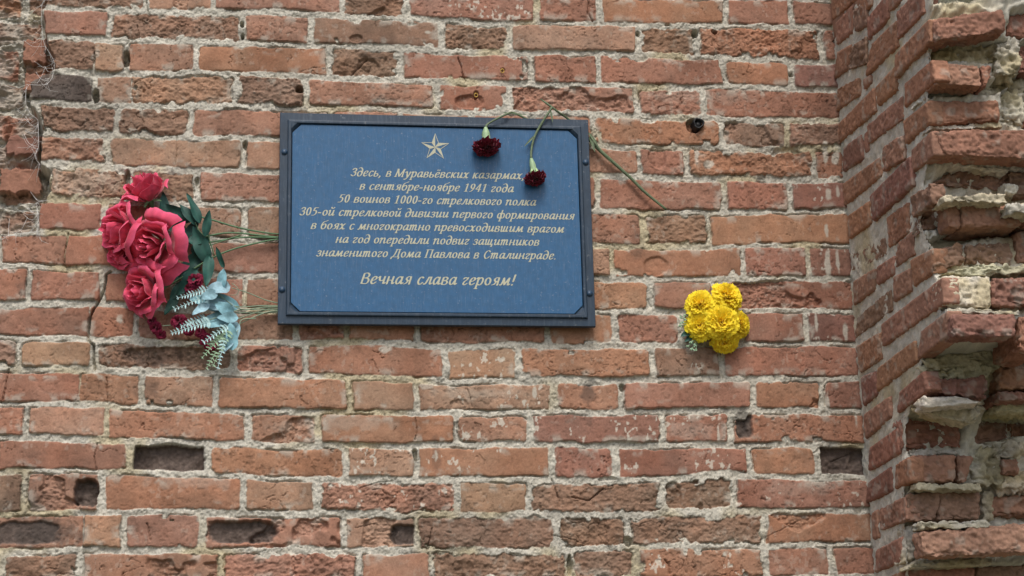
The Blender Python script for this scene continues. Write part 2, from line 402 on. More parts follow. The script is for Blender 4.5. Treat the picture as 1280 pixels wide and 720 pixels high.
CRACKS = [([(140,338),(134,342),(131,362),(124,378),(118,388),(112,398),(110,425),(117,432),(118,462)], 1.7, .018),([(83,292),(81,332)],.8,.006),([(182,0),(186,20)],.8,.006),([(172,30),(174,45)],.8,.005),([(222,168),(219,205)],.7,.005),
          ([(120,553),(117,570),(121,587)],.6,.005),([(573,72),(577,88),(583,99)],.9,.007),([(595,-2),(598,2)],.5,.004),([(519,520),(520,550)],.8,.006),([(583,484),(592,508)],.6,.004),([(735,-5),(735,16),(742,27)],1.0,.007),
          ([(133,472),(134,505)],.7,.006),([(450,610),(470,604),(490,601)],.6,.004),([(183,655),(188,676)],.8,.005),([(340,563),(398,568)],.0,.0),([(690,598),(700,628)],.7,.006),([(715,622),(737,626),(755,612)],1.0,.007),
          ([(690,668),(731,680)],.6,.004),([(540,662),(534,690)],.8,.006),([(830,700),(836,705),(836,717)],1.2,.006),([(445,660),(470,655)],.5,.004),([(10,462),(3,500)],.9,.007),([(480,0),(560,2)],.0,.0),([(440,95),(452,82),(460,72)],.9,.006),
          ([(950,675),(1000,650)],.5,.003),([(958,655),(962,672)],.6,.004),([(1045,575),(1065,566)],.6,.004)]
for pts, wpx, dep in CRACKS:
    if wpx <= 0: continue
    q, m = local(pts, .02); dd = polydist(m, q); s = 1-ss(wpx*MM*.45, wpx*MM*1.15, dd); h[m] -= dep*s
# grime and efflorescence with shapes of their own
def stain(cx, cy, rx, ry, k, c, seed):
    q, m = local([(cx-rx, cy-ry), (cx+rx, cy+ry)], .02); o = on_y(cx, cy)
    r = np.sqrt(((X[m]-o[0])/(rx*MM))**2+((Z[m]-o[2])/(ry*MM))**2)+.45*f2(X[m], Z[m], .02, 4, seed)
    s = (k*(1-ss(.5, 1.05, r)))[:, None]; col[m] = col[m]*(1-s)+np.array(c)*s
SOOT = lin((74, 68, 64))
stain(736,490,11,16,.6,SOOT,50); stain(735,525,9,18,.35,SOOT,51); stain(190,442,55,14,.5,SOOT,52); stain(60,665,45,16,.55,SOOT,53); stain(30,358,12,14,.35,SOOT,54)
stain(180,487,16,16,.35,SOOT,55); stain(545,568,7,22,.35,SOOT,56); stain(795,310,12,20,.3,SOOT,57); stain(800,700,12,16,.5,SOOT,58); stain(930,528,10,22,.6,SOOT,59); stain(1010,475,30,10,.2,SOOT,60); stain(500,160,90,8,.2,SOOT,61)
for i, (a, b, c_, d_, k_) in enumerate([(600,492,60,10,.22),(860,540,50,14,.2),(420,530,80,12,.2),(240,600,70,14,.22),(1000,610,60,14,.15),(100,230,60,20,.2),(880,120,90,12,.15)]): stain(a, b, c_, d_, k_, MORT, 200+i)
for i, (a, b, c_, d_, k_) in enumerate([(560,660,120,40,.18),(330,450,60,20,.25),(980,200,70,50,.18),(120,160,90,50,.2),(760,640,110,40,.15),(470,60,70,20,.2),(1040,600,30,90,.15),(700,435,80,10,.2),(30,620,40,60,.2)]): stain(a, b, c_, d_, k_, SOOT, 220+i)
LIM = MORT*1.05
for i, (a, b, c_, d_) in enumerate([(1035,330,4,26),(1048,330,3,22),(1032,190,5,14),(1045,195,6,12),(1035,245,5,14),(1047,240,4,16),(1033,290,3,10),(1020,400,3,16),(1057,415,4,14),(483,436,12,5),(545,570,3,9),(898,540,2,16),(870,193,4,14),(885,205,8,6),(1035,500,3,12),(817,542,3,3),(668,490,3,7),(535,40,5,3),(240,410,10,8),(150,400,6,8),(1070,520,3,14),(430,55,4,4)]):
    stain(a, b, c_, d_, .75, LIM, 70+i)
# the broken left end: the outer skin of bricks is gone there
EDG = [(64,-40),(58,0),(53,12),(54,48),(62,60),(66,84),(36,104),(36,130),(44,138),(50,160),(50,205),(62,212),(60,250),(46,254),(47,288),(-2,293),(-30,300),(-60,420),(-64,520)]
qe = on_y(np.array([e[0] for e in EDG]), np.array([e[1] for e in EDG])); o = np.argsort(qe[:, 2]); exz = (qe[o, 2], qe[o, 0])
xe = np.interp(Z, exz[0], exz[1], left=XMIN-1)+f2(X, Z, .02, 3, 90)*.005
xe = np.where(Z > qe[:, 2].max(), xe, xe)
s = 1-ss(-.0035, .0035, X-xe)
h = h - s*(.066+.014*f2(X, Z, .07, 3, 91)+.012*ridge)
mix = (s*ss(-.2, .5, f2(X, Z, .06, 3, 92))*.65)[:, None]; col = col*(1-mix)+MORT*.8*mix; 
for cx0, cx1, cy0, cy1, dep, cc in [(27,54,36,66,.055,'r'),(26,68,78,103,.056,'r'),(3,46,160,184,.050,'m'),(-4,45,200,232,.052,'r')]:
    q, m = local([(cx0, cy0), (cx1, cy1)], .012); 
    a = np.minimum(np.minimum(Xw[m]-q[0, 0], q[1, 0]-Xw[m]), np.minimum(q[0, 1]-Zw[m], Zw[m]-q[1, 1]))+f2(X[m], Z[m], .012, 3, 95)*.005
    s2 = ss(-.001, .0025, a)*s[m]; h[m] = h[m]*(1-s2)+(-dep+mid[m]*.001+fin[m]*.0004)*s2
    col[m] = col[m]*(1-s2[:, None])+PAL[cc]*(1+.12*mid[m]+.08*fin[m])[:, None]*s2[:, None]
V = np.stack([X, -h, Z], 1)
nx, nz = len(GX), len(GZ); ii = np.arange(nx*nz).reshape(nx, nz)
FQ = np.stack([ii[:-1, :-1].ravel(), ii[1:, :-1].ravel(), ii[1:, 1:].ravel(), ii[:-1, 1:].ravel()], 1)
wall = link('brick_wall', mesh_np('brick_wall', V, FQ, True, np.clip(col, .012, .8)), M_BRICK)
tag(wall, 'long weathered red brick wall with pale lime joints, broken at its left end', 'wall')
del V, FQ, col, h, mask

# ================================================================= PILASTER (return face + ragged broken front)
pil = thing('brick_pilaster', (XC+.15, -.2, 0), 'broken brick pilaster projecting at the right, its front face crumbled to rubble', 'pilaster')
BV = []; BF = []; BC = []; MV = []; MF = []; MC = []
_off = {'b': 0, 'm': 0}; _seed = [100]
def block(c8, color, amp=.0012, erode=1.0, rnd_=.006, rough=0., kind='b', spacing=.0026, cvar=.12, pits=0.):
    """rounded, weathered block; c8 = 8 world corners: front TL TR BR BL then back TL TR BR BL"""
    _seed[0] += 7; sd_ = _seed[0]
    c8 = np.asarray(c8, float); lu = np.linalg.norm(c8[1]-c8[0]); lv = np.linalg.norm(c8[3]-c8[0]); lw = np.linalg.norm(c8[4]-c8[0])
    n = [max(3, int(l/spacing)) for l in (lu, lv, lw)]
    U = np.linspace(0, 1, n[0]+1); Vv = np.linspace(0, 1, n[1]+1); W = np.linspace(0, 1, n[2]+1)
    ps = []; fs = []; k = 0
    def face(A, B, fn):
        nonlocal k
        a, b = np.meshgrid(A, B, indexing='ij'); ps.append(fn(a.ravel(), b.ravel()))
        id_ = np.arange(a.size).reshape(a.shape)+k; k += a.size
        fs.append(np.stack([id_[:-1, :-1].ravel(), id_[1:, :-1].ravel(), id_[1:, 1:].ravel(), id_[:-1, 1:].ravel()], 1))
    o_ = np.ones_like
    face(U, Vv, lambda a, b: np.stack([a, b, 0*a], 1)); 
    face(U, W, lambda a, b: np.stack([a, 0*a, b], 1)); face(U, W, lambda a, b: np.stack([a, o_(a), b], 1))
    face(Vv, W, lambda a, b: np.stack([0*a, a, b], 1)); face(Vv, W, lambda a, b: np.stack([o_(a), a, b], 1))
    q = np.vstack(ps); L = np.array([lu, lv, lw]); r = min(rnd_, .3*min(lu, lv, lw))
    loc = (q-.5)*L; hf = L/2-r; inn = np.clip(loc, -hf, hf); dr = loc-inn; ln = np.linalg.norm(dr, axis=1)[:, None]+1e-9; dr = dr/ln
    loc = inn+dr*r; p3 = loc/L+.5
    u, v, w_ = p3[:, 0:1], p3[:, 1:2], p3[:, 2:3]
    fr = (c8[0]*(1-u)+c8[1]*u)*(1-v)+(c8[3]*(1-u)+c8[2]*u)*v; bk = (c8[4]*(1-u)+c8[5]*u)*(1-v)+(c8[7]*(1-u)+c8[6]*u)*v
    pos = fr*(1-w_)+bk*w_
    eu = (c8[1]-c8[0])/lu; ev = (c8[3]-c8[0])/lv; ew = (c8[4]-c8[0])/lw
    nd = dr[:, 0:1]*eu+dr[:, 1:2]*ev+dr[:, 2:3]*ew
    big = f3(pos+sd_, .035, 3, sd_); mid = f3(pos+sd_, .012, 3, sd_+1); fin = f3(pos, .0045, 2, sd_+2)
    rg = 1-np.abs(f3(pos*np.array([1, 1, 1.6])+sd_, .028, 3, sd_+3))*1.3
    disp = amp*(big*.7+mid*.6+fin*.45) + rough*(big*.5+rg*.6+mid*.45-(.45 if kind == 'b' else .2))
    ed = ss(.8, 1.0, np.max(np.abs(p3-.5)*2, 1))
    disp = disp - rough*.5*ed*ss(.0, .6, big+.3)
    if rough > .0015: disp = disp-.0035*(1-ss(.0, .07, np.abs(f3(pos+sd_, .05, 3, sd_+4))))*ss(-.1, .4, mid+big)
    disp = disp-erode*(.0055 if kind == 'b' else .006)*ed*ss(.0, .7, mid+.4*big)
    pos = pos+nd*disp[:, None]
    pt = ss(.45, .75, f3(pos, .0065, 2, 906)); disp0 = pt; c = np.asarray(color)*(1+cvar*big+.11*mid+.12*fin-.25*pt)[:, None]*(1+.06*(np.random.default_rng(sd_).random(3)-.5))
    dt = ss(.2, .8, f3(pos, .08, 3, 900))[:, None]; c = c*(1-.22*dt)
    if kind == 'b':
        lm = (ss(.35, .7, f3(pos, .022, 3, 901+sd_ % 5))*.35)[:, None]; c = c*(1-lm)+MORT*.8*lm
    else:
        yl = ss(.0, .8, f3(pos, .09, 3, 905))[:, None]; c = c*(1-yl*np.array([.10, .17, .36]))
    A, B_, C_ = (BV, BF, BC) if kind == 'b' else (MV, MF, MC)
    A.append(pos); B_.append(np.vstack(fs)+_off[kind]); C_.append(c); _off[kind] += len(pos)
Z1 = (1020, 0, 4.923); Z2 = (1020, 140, 4.923); Z3 = (1020, 280, 4.923); Z4 = (1020, 420, 4.923); Z5 = (1020, 560, 4.5)
def zq(zm, q): return [(zm[0]+a/zm[2], zm[1]+b/zm[2]) for a, b in q]
def ret_brick(zm, q, code, off=0.0, rough=0.0):
    p = zq(zm, q); f = on_x(np.array([a for a, b in p]), np.array([b for a, b in p]), off-.0025)
    c_ = f.mean(0); y0_ = f[:, 1].min()+.003; f = c_+(f-c_)*1.05; f[:, 1] = np.maximum(f[:, 1], y0_)
    f[:, 1] = np.minimum(f[:, 1], .012)
    bk = f+np.array([.035, 0, 0]); block(np.vstack([f, bk]), PAL[code], erode=.45, cvar=.09, amp=.0010, rough=rough, rnd_=.005+.004*random.random())
def tdepth(px, py): return -float(on_x(px, py)[1])
def front(zm, q, code, tref, dd=.0, depth=.12, rough=0., amp=.002, rnd_=.008, kind='b', cvar=.12, color=None, back=None):
    """block with its face toward the camera; tref = zoom point on the arris giving its depth"""
    a = zq(zm, [tref])[0]; t = tdepth(*a)+(dd*.75 if dd < 0 else dd*1.5)+(.005 if kind == 'b' else .003)
    p = zq(zm, q); f = on_y(np.array([a for a, b in p]), np.array([b for a, b in p]), t); c_ = f.mean(0); x0_ = f[:, 0].copy(); f = c_+(f-c_)*(1.05 if kind == 'b' else 1.08); near = x0_.min() < XC+.03
    if near: f[:, 0] = np.maximum(f[:, 0], np.maximum(x0_.min(), XC-.002 if kind == 'b' else XC-.012)); depth = .06
    FQUADS.append((f[:, [0, 2]].copy(), t)); bk = f+np.array([0, depth, 0])
    block(np.vstack([f, bk]), PAL[code] if color is None else np.asarray(color), amp=amp, rough=rough, rnd_=rnd_, kind=kind, cvar=cvar)
RB = [
 (Z1,[(88,-60),(250,-160),(235,0),(98,125)],'r',0,0),(Z1,[(118,140),(225,20),(215,200),(122,275)],'r',0,0),(Z1,[(222,60),(300,0),(305,165),(222,200)],'b',-.003,.004),
 (Z1,[(262,-40),(335,-90),(330,30),(270,105)],'r',0,0),(Z1,[(308,110),(435,-50),(438,110),(315,250)],'r',0,0),(Z1,[(125,320),(215,265),(190,425),(105,485)],'r',0,0),(Z1,[(210,290),(300,215),(300,395),(190,430)],'b',-.004,.006),
 (Z1,[(335,270),(490,120),(490,290),(300,470)],'r',0,0),(Z1,[(490,70),(650,-90),(655,80),(495,240)],'r',0,.003),(Z1,[(440,-40),(520,-110),(515,5),(445,75)],'r',0,0),(Z1,[(485,330),(695,110),(695,260),(480,480)],'o',-.004,0),
 (Z1,[(130,545),(255,470),(265,580),(115,690)],'r',0,.004),(Z1,[(285,485),(330,450),(330,515),(285,555)],'r',0,0),(Z1,[(360,530),(478,400),(485,555),(370,655)],'o',0,0),(Z1,[(545,510),(705,370),(735,490),(540,660)],'o',0,0),
 (Z2,[(125,80),(350,-155),(355,0),(125,200)],'o',0,0),(Z2,[(310,75),(525,-110),(520,50),(310,200)],'r',0,.003),(Z2,[(530,50),(690,-80),(690,75),(545,200)],'r',0,0),(Z2,[(165,215),(270,135),(285,285),(160,370)],'m',0,0),
 (Z2,[(288,140),(312,110),(325,235),(297,255)],'r',.004,0),(Z2,[(395,215),(520,130),(530,290),(400,370)],'r',-.005,.005),(Z2,[(585,230),(710,110),(720,265),(590,370)],'r',0,0),(Z2,[(155,440),(385,270),(385,400),(155,590)],'o',0,.0015),
 (Z2,[(330,510),(575,265),(585,450),(345,670)],'m',-.004,0),(Z2,[(190,640),(320,545),(325,690),(200,780)],'r',0,0),(Z2,[(430,645),(560,550),(560,740),(440,840)],'o',0,.003),(Z2,[(570,520),(700,430),(700,570),(585,650)],'b',-.006,.006),
 (Z3,[(195,190),(415,70),(430,190),(205,300)],'b',.004,.006),(Z3,[(490,120),(590,40),(595,190),(480,270)],'r',0,.003),(Z3,[(225,350),(355,270),(345,410),(225,500)],'r',0,0),(Z3,[(370,260),(475,190),(470,310),(365,380)],'r',0,0),
 (Z3,[(470,325),(570,270),(580,410),(470,480)],'r',0,0),(Z3,[(575,220),(715,145),(710,300),(595,385)],'o',0,0),(Z3,[(250,570),(455,395),(465,530),(240,700)],'b',.002,.004),(Z3,[(405,610),(775,325),(780,490),(410,750)],'r',0,0),
 (Z3,[(640,660),(805,530),(805,690),(620,830)],'r',0,0),(Z4,[(240,60),(390,-30),(390,140),(265,230)],'r',0,.002),(Z4,[(380,190),(605,20),(610,160),(370,340)],'r',0,0),(Z4,[(270,250),(360,215),(370,360),(285,430)],'m',0,0),
 (Z4,[(510,340),(650,215),(690,330),(490,480)],'r',0,.002),(Z4,[(290,480),(450,365),(450,500),(295,635)],'r',0,0),(Z4,[(320,690),(500,560),(507,722),(320,832)],'r',0,0),
 (Z5,[(290,190),(415,100),(420,245),(275,310)],'m',0,0),(Z5,[(440,90),(520,45),(525,190),(435,235)],'o',0,.002),(Z5,[(350,340),(490,270),(510,400),(360,470)],'r',0,.004),(Z5,[(305,365),(340,345),(345,505),(312,515)],'p',0,0),
 (Z5,[(335,570),(480,495),(480,640),(325,700)],'r',0,0),(Z5,[(300,770),(480,690),(480,830),(310,900)],'r',0,0)]
for zm, q, c, of, rg in RB: ret_brick(zm, q, rnd.choice('rpoop') if c == 'r' else c, of, rg)
PALE = MORT*1.28; YEL = MORT*np.array([1.02, .98, .82]); GREY = MORT*1.0
FQUADS = []
FB = [  # zoom, quad, code, arris ref, extra depth toward camera, block depth, rough, kind, colour
 (Z1,[(700,105),(1165,35),(1172,190),(705,245)],'r',(690,180),.022,.14,.004,'b',None),(Z1,[(1182,85),(1420,55),(1420,235),(1175,215)],'r',(690,180),-.02,.14,.002,'b',None),
 (Z1,[(670,-60),(1150,-90),(1140,20),(670,65)],'n',(660,60),-.02,.14,.006,'m',PALE),(Z1,[(1040,-60),(1420,-100),(1420,30),(1040,20)],'d',(660,60),-.035,.14,.010,'b',None),
 (Z1,[(690,285),(1110,270),(1100,395),(710,375)],'n',(700,330),-.045,.14,.018,'m',YEL),(Z1,[(1120,260),(1260,230),(1250,480),(1110,440)],'n',(700,330),-.02,.14,.020,'m',GREY),(Z1,[(1250,270),(1420,260),(1420,450),(1255,440)],'m',(700,330),-.04,.14,.008,'b',None),
 (Z1,[(715,378),(1005,395),(1030,530),(720,515)],'p',(720,440),0,.14,.004,'b',None),(Z1,[(1008,395),(1105,395),(1060,525),(1034,532)],'r',(720,440),-.006,.14,.004,'b',None),
 (Z1,[(690,555),(1120,530),(1130,590),(640,610)],'n',(660,580),-.012,.14,.012,'m',PALE),(Z1,[(1080,500),(1420,440),(1420,560),(1090,570)],'n',(660,580),-.016,.14,.014,'m',MORT),
 (Z1,[(1130,580),(1280,540),(1270,760),(1140,740)],'n',(680,680),-.02,.14,.018,'m',GREY),(Z1,[(1265,600),(1420,580),(1420,800),(1270,780)],'r',(680,680),-.035,.14,.01,'b',None),
 (Z2,[(690,-75),(1130,-85),(1140,55),(695,75)],'r',(690,0),0,.14,.003,'b',None),(Z2,[(690,85),(1140,55),(1140,95),(700,110)],'n',(700,95),-.014,.14,.006,'m',PALE),
 (Z2,[(712,110),(1420,95),(1420,295),(800,262)],'r',(714,180),.004,.14,.003,'b',None),(Z2,[(690,310),(830,235),(1170,290),(1180,370)],'n',(690,330),-.012,.14,.012,'m',PALE),(Z2,[(1170,285),(1420,280),(1420,350),(1180,350)],'n',(690,330),-.02,.14,.012,'m',MORT),
 (Z2,[(700,440),(860,325),(1190,350),(1200,490)],'b',(690,420),-.045,.16,.018,'b',None),(Z2,[(1190,350),(1420,340),(1420,520),(1190,520)],'b',(690,420),-.03,.16,.010,'b',None),
 (Z2,[(1165,430),(1250,440),(1250,500),(1165,500)],'n',(690,420),.0,.08,.004,'m',PALE),(Z2,[(780,510),(1160,495),(1170,560),(790,550)],'n',(780,530),-.02,.14,.010,'m',YEL),(Z2,[(1180,570),(1420,540),(1420,620),(1190,620)],'n',(780,530),-.012,.14,.010,'m',MORT),
 (Z2,[(640,600),(790,550),(795,710),(640,735)],'b',(640,640),-.01,.14,.012,'b',None),(Z2,[(800,548),(895,548),(900,712),(810,705)],'p',(720,630),0,.15,.003,'b',None),(Z2,[(900,548),(1180,562),(1285,690),(905,712)],'p',(720,630),.003,.15,.003,'b',None),(Z2,[(1200,620),(1420,620),(1420,710),(1290,700)],'r',(720,630),-.02,.15,.006,'b',None),
 (Z3,[(640,130),(880,50),(1150,65),(700,190)],'n',(640,140),-.012,.14,.008,'m',PALE),(Z3,[(950,45),(1200,50),(1190,95),(960,95)],'n',(640,140),-.008,.14,.008,'m',YEL),
 (Z3,[(718,150),(930,100),(920,240),(720,300)],'b',(718,200),-.004,.14,.012,'b',None),(Z3,[(925,105),(1210,95),(1215,245),(925,240)],'b',(718,200),-.012,.14,.012,'b',None),(Z3,[(1225,40),(1420,20),(1420,250),(1240,240)],'p',(718,200),-.02,.14,.004,'b',None),
 (Z3,[(760,300),(1000,245),(1180,255),(1000,320)],'n',(760,290),-.008,.14,.008,'m',YEL),(Z3,[(1000,245),(1420,250),(1420,320),(1000,312)],'n',(760,290),-.014,.14,.012,'m',YEL),
 (Z3,[(784,315),(1085,318),(1078,520),(784,490)],'n',(780,400),0,.15,.0025,'m',PALE),(Z3,[(1090,325),(1420,310),(1420,510),(1080,505)],'m',(780,400),-.012,.14,.008,'b',None),
 (Z3,[(800,510),(1240,530),(1240,560),(805,545)],'n',(800,520),-.01,.14,.006,'m',MORT),(Z3,[(806,545),(1238,545),(1230,690),(806,692)],'m',(805,610),.016,.16,.002,'b',None),(Z3,[(1250,560),(1420,540),(1420,800),(1255,780)],'r',(805,610),-.012,.14,.006,'b',None),
 (Z4,[(665,120),(1160,85),(1420,100),(1420,170)],'n',(660,150),-.02,.16,.012,'m',YEL),(Z4,[(655,140),(1150,110),(1150,200),(665,215)],'n',(655,170),-.015,.16,.016,'m',YEL),(Z4,[(700,200),(1070,190),(1060,260),(720,270)],'n',(680,220),-.04,.14,.02,'m',YEL),
 (Z4,[(690,260),(1060,230),(1062,392),(690,345)],'m',(685,300),-.006,.14,.010,'b',None),(Z4,[(1130,172),(1420,160),(1420,330),(1130,330)],'o',(685,300),-.03,.14,.006,'b',None),(Z4,[(1120,335),(1420,335),(1420,400),(1130,400)],'m',(685,300),-.035,.14,.006,'b',None),
 (Z4,[(650,370),(840,362),(1040,410),(640,440)],'n',(640,400),.03,.16,.006,'m',PALE),(Z4,[(640,425),(1040,425),(960,540),(700,480)],'n',(640,430),-.01,.14,.012,'m',YEL),(Z4,[(1120,410),(1420,370),(1420,470),(1130,460)],'n',(640,430),-.03,.14,.012,'m',YEL),
 (Z4,[(520,500),(880,510),(905,690),(520,690)],'r',(520,600),0,.14,.009,'b',None),(Z4,[(985,490),(1180,460),(1200,640),(970,665)],'b',(520,600),-.02,.14,.012,'b',None),(Z4,[(1180,470),(1420,450),(1420,630),(1205,630)],'p',(520,600),-.03,.14,.010,'b',None),
 (Z5,[(520,10),(780,0),(800,40),(530,45)],'n',(500,20),-.01,.14,.01,'m',MORT),(Z5,[(880,30),(1060,-20),(1050,220),(850,190)],'n',(520,100),-.03,.14,.022,'m',MORT),(Z5,[(1000,-30),(1420,-40),(1420,80),(1010,60)],'n',(520,100),-.02,.14,.022,'m',PALE),(Z5,[(1050,140),(1420,120),(1420,250),(1060,240)],'n',(520,100),-.03,.14,.02,'m',PALE),
 (Z5,[(1045,55),(1150,50),(1150,150),(1055,150)],'p',(520,100),-.004,.1,.006,'b',None),(Z5,[(525,38),(790,30),(795,192),(525,192)],'p',(522,110),0,.14,.004,'b',None),(Z5,[(795,30),(900,40),(850,190),(800,192)],'p',(522,110),-.004,.14,.004,'b',None),
 (Z5,[(575,195),(920,200),(930,240),(560,235)],'n',(540,210),-.012,.14,.008,'m',YEL),(Z5,[(505,262),(700,232),(690,410),(515,412)],'b',(505,330),0,.14,.010,'b',None),(Z5,[(695,238),(930,238),(935,400),(690,408)],'b',(505,330),.002,.14,.006,'b',None),
 (Z5,[(935,240),(1000,240),(1000,400),(940,400)],'n',(505,330),-.018,.14,.01,'m',MORT),(Z5,[(985,262),(1420,250),(1420,395),(990,390)],'p',(505,330),-.02,.14,.007,'b',None),(Z5,[(600,412),(960,405),(970,450),(590,455)],'n',(590,430),-.012,.14,.008,'m',MORT),
 (Z5,[(500,440),(600,430),(585,640),(495,640)],'n',(500,540),-.012,.14,.008,'m',MORT),(Z5,[(602,460),(1420,400),(1420,580),(582,618)],'t',(590,540),0,.15,.006,'b',None),(Z5,[(590,625),(1000,612),(980,660),(500,680)],'n',(540,650),-.012,.14,.008,'m',MORT),
 (Z5,[(480,680),(895,655),(900,820),(480,840)],'r',(500,700),0,.14,.004,'b',None),(Z5,[(915,660),(1420,650),(1420,830),(915,820)],'b',(500,700),-.006,.14,.004,'b',None)]
for zm, q, c, tr, dd, dep, rg, kd, cc in FB: front(zm, q, c, tr, dd, dep, rg, kind=kd, color=cc, rnd_=.013 if kd == 'b' else .014, amp=.003)
# mortar core behind the bricks: return face, then the front
AR = [(-40,1164),(30,1160),(100,1159),(160,1155),(185,1160),(230,1152),(280,1150),(315,1162),(400,1176),(440,1152),(480,1145),(530,1130),(585,1130),(640,1126),(690,1132),(760,1135)]
ta = [(float(on_x(b, a)[2]), tdepth(b, a)) for a, b in AR]; ta.sort()
zc = axis_pts(-0.02, zlo-.2, zhi+.25, zhi+.75, .0045, .02, 1.03)
tz = np.interp(zc, [a for a, b in ta], [b for a, b in ta])-.004
ns1, ns2 = 130, 230
def inside(qd, px_, pz_):
    ok = np.ones(len(px_), bool); sg = None
    for i in range(4):
        a, b = qd[i], qd[(i+1) % 4]; cr = (b[0]-a[0])*(pz_-a[1])-(b[1]-a[1])*(px_-a[0])
        ok &= cr <= 0 if np.cross(qd[1]-qd[0], qd[2]-qd[0]) < 0 else cr >= 0
    return ok
rows = []
for z_, t_ in zip(zc, tz):
    a = np.stack([np.full(ns1, XC+.0045), -np.linspace(-.02, t_, ns1), np.full(ns1, z_)], 1)
    b = np.stack([XC+.0045+1.6*np.linspace(0, 1.0, ns2)[1:]**1.7, np.full(ns2-1, -t_+.003), np.full(ns2-1, z_)], 1)
    rows.append(np.vstack([a, b]))
core = np.array(rows)
fx_, fz_ = core[:, ns1:, 0].ravel(), core[:, ns1:, 2].ravel(); fy_ = core[:, ns1:, 1].ravel().copy()
for qd, t in FQUADS:
    m = inside(qd, fx_, fz_); fy_[m] = np.maximum(fy_[m], -(t-.016))
core[:, ns1:, 1] = fy_.reshape(core[:, ns1:, 1].shape)
shp = core.shape; cp = core.reshape(-1, 3)
nrm = np.zeros_like(core); nrm[:, :ns1, 0] = -1; nrm[:, ns1:, 1] = -1; nrm = nrm.reshape(-1, 3)
isf = (nrm[:, 1] != 0)
rdg = 1-np.abs(f3(cp, .024, 4, 306, .6))*1.4
dsp = f3(cp, .05, 3, 300)*(.002+.005*isf)+rdg*.009*isf-.004*isf+f3(cp, .014, 4, 301, .65)*(.0032+.0035*isf)+f3(cp, .005, 2, 302)*(.0015+.0007*isf)
cp2 = cp+nrm*dsp[:, None]
cc = MORT*1.18*(1+.14*f3(cp, .02, 3, 303)+.1*f3(cp, .005, 2, 304))[:, None]; yl = ss(.1, .8, f3(cp, .12, 3, 305))[:, None]; cc = cc*(1-yl*np.array([.10, .17, .34]))
ii = np.arange(shp[0]*shp[1]).reshape(shp[0], shp[1])
MV.append(cp2); MF.append(np.stack([ii[:-1, :-1].ravel(), ii[:-1, 1:].ravel(), ii[1:, 1:].ravel(), ii[1:, :-1].ravel()], 1)+_off['m']); MC.append(cc); _off['m'] += len(cp2)
# courses of the pilaster above, below and to the right of the surveyed part
zt = float(on_x(1100, -5)[2]); zbt = float(on_x(1100, 735)[2])
def filler(za, zb_, t_):
    y = 0.0; lg = rnd.random() < .5
    while y < t_-.03:
        l = min(.25 if lg else .12, t_-y); f = np.array([[XC, -y-.004, zb_-.005], [XC, -y-l+.006, zb_-.005], [XC, -y-l+.006, za+.005], [XC, -y-.004, za+.005]])
        block(np.vstack([f, f+np.array([.1, 0, 0])]), PAL[rnd.choice('rrpbo')], rough=.002, spacing=.012); y += l; lg = not lg
    x = XC+.01
    while x < XC+1.5:
        l = .25 if lg else .12; f = np.array([[x, -t_, zb_-.005], [x+l-.012, -t_, zb_-.005], [x+l-.012, -t_, za+.005], [x, -t_, za+.005]])
        block(np.vstack([f, f+np.array([0, .1, 0])]), PAL[rnd.choice('rrpbo')], rough=.006, spacing=.012); x += l; lg = not lg
z_ = zt+.03
while z_ < zhi+.7: filler(z_, z_+COURSE, ta[-1][1]+rnd.uniform(-.02, .02)); z_ += COURSE
z_ = zbt-.02
while z_ > 0.0: filler(z_-COURSE, z_, ta[0][1]+rnd.uniform(-.02, .02)); z_ -= COURSE
z_ = zbt-.02
while z_ < zt+.03:      # right of the frame
    t_ = float(np.interp(z_, [a for a, b in ta], [b for a, b in ta])); x = float(on_y(1305, 360, .4)[0]); lg = rnd.random() < .5
    while x < XC+1.5:
        l = .25 if lg else .12; f = np.array([[x, -t_-.003, z_+COURSE-.006], [x+l-.012, -t_-.003, z_+COURSE-.006], [x+l-.012, -t_-.003, z_+.006], [x, -t_-.003, z_+.006]])
        block(np.vstack([f, f+np.array([0, .1, 0])]), PAL[rnd.choice('rrpbo')], rough=.006, spacing=.012); x += l; lg = not lg
    z_ += COURSE
pb = np.array(pil.location)
link('brickwork', mesh_np('brickwork', np.vstack(BV)-pb, np.vstack(BF), True, np.clip(np.vstack(BC), .012, .8)), M_BRICK, pil)
link('mortar', mesh_np('mortar', np.vstack(MV)-pb, np.vstack(MF), True, np.clip(np.vstack(MC), .02, .8)), M_MORTAR, pil)
del BV, BF, BC, MV, MF, MC
#@@OBJECTS@@
# ================================================================= MEMORIAL PLAQUE
PL0 = np.array([on_y(348.5, 273)[0], on_y(740, 278)[0]])
tl, tr, bl, br = [on_y(a, b) for a, b in ((350, 141), (736, 149), (347, 405), (744, 408))]
px0, px1 = .5*(tl[0]+bl[0]), .5*(tr[0]+br[0]); pz1, pz0 = .5*(tl[2]+tr[2]), .5*(bl[2]+br[2])
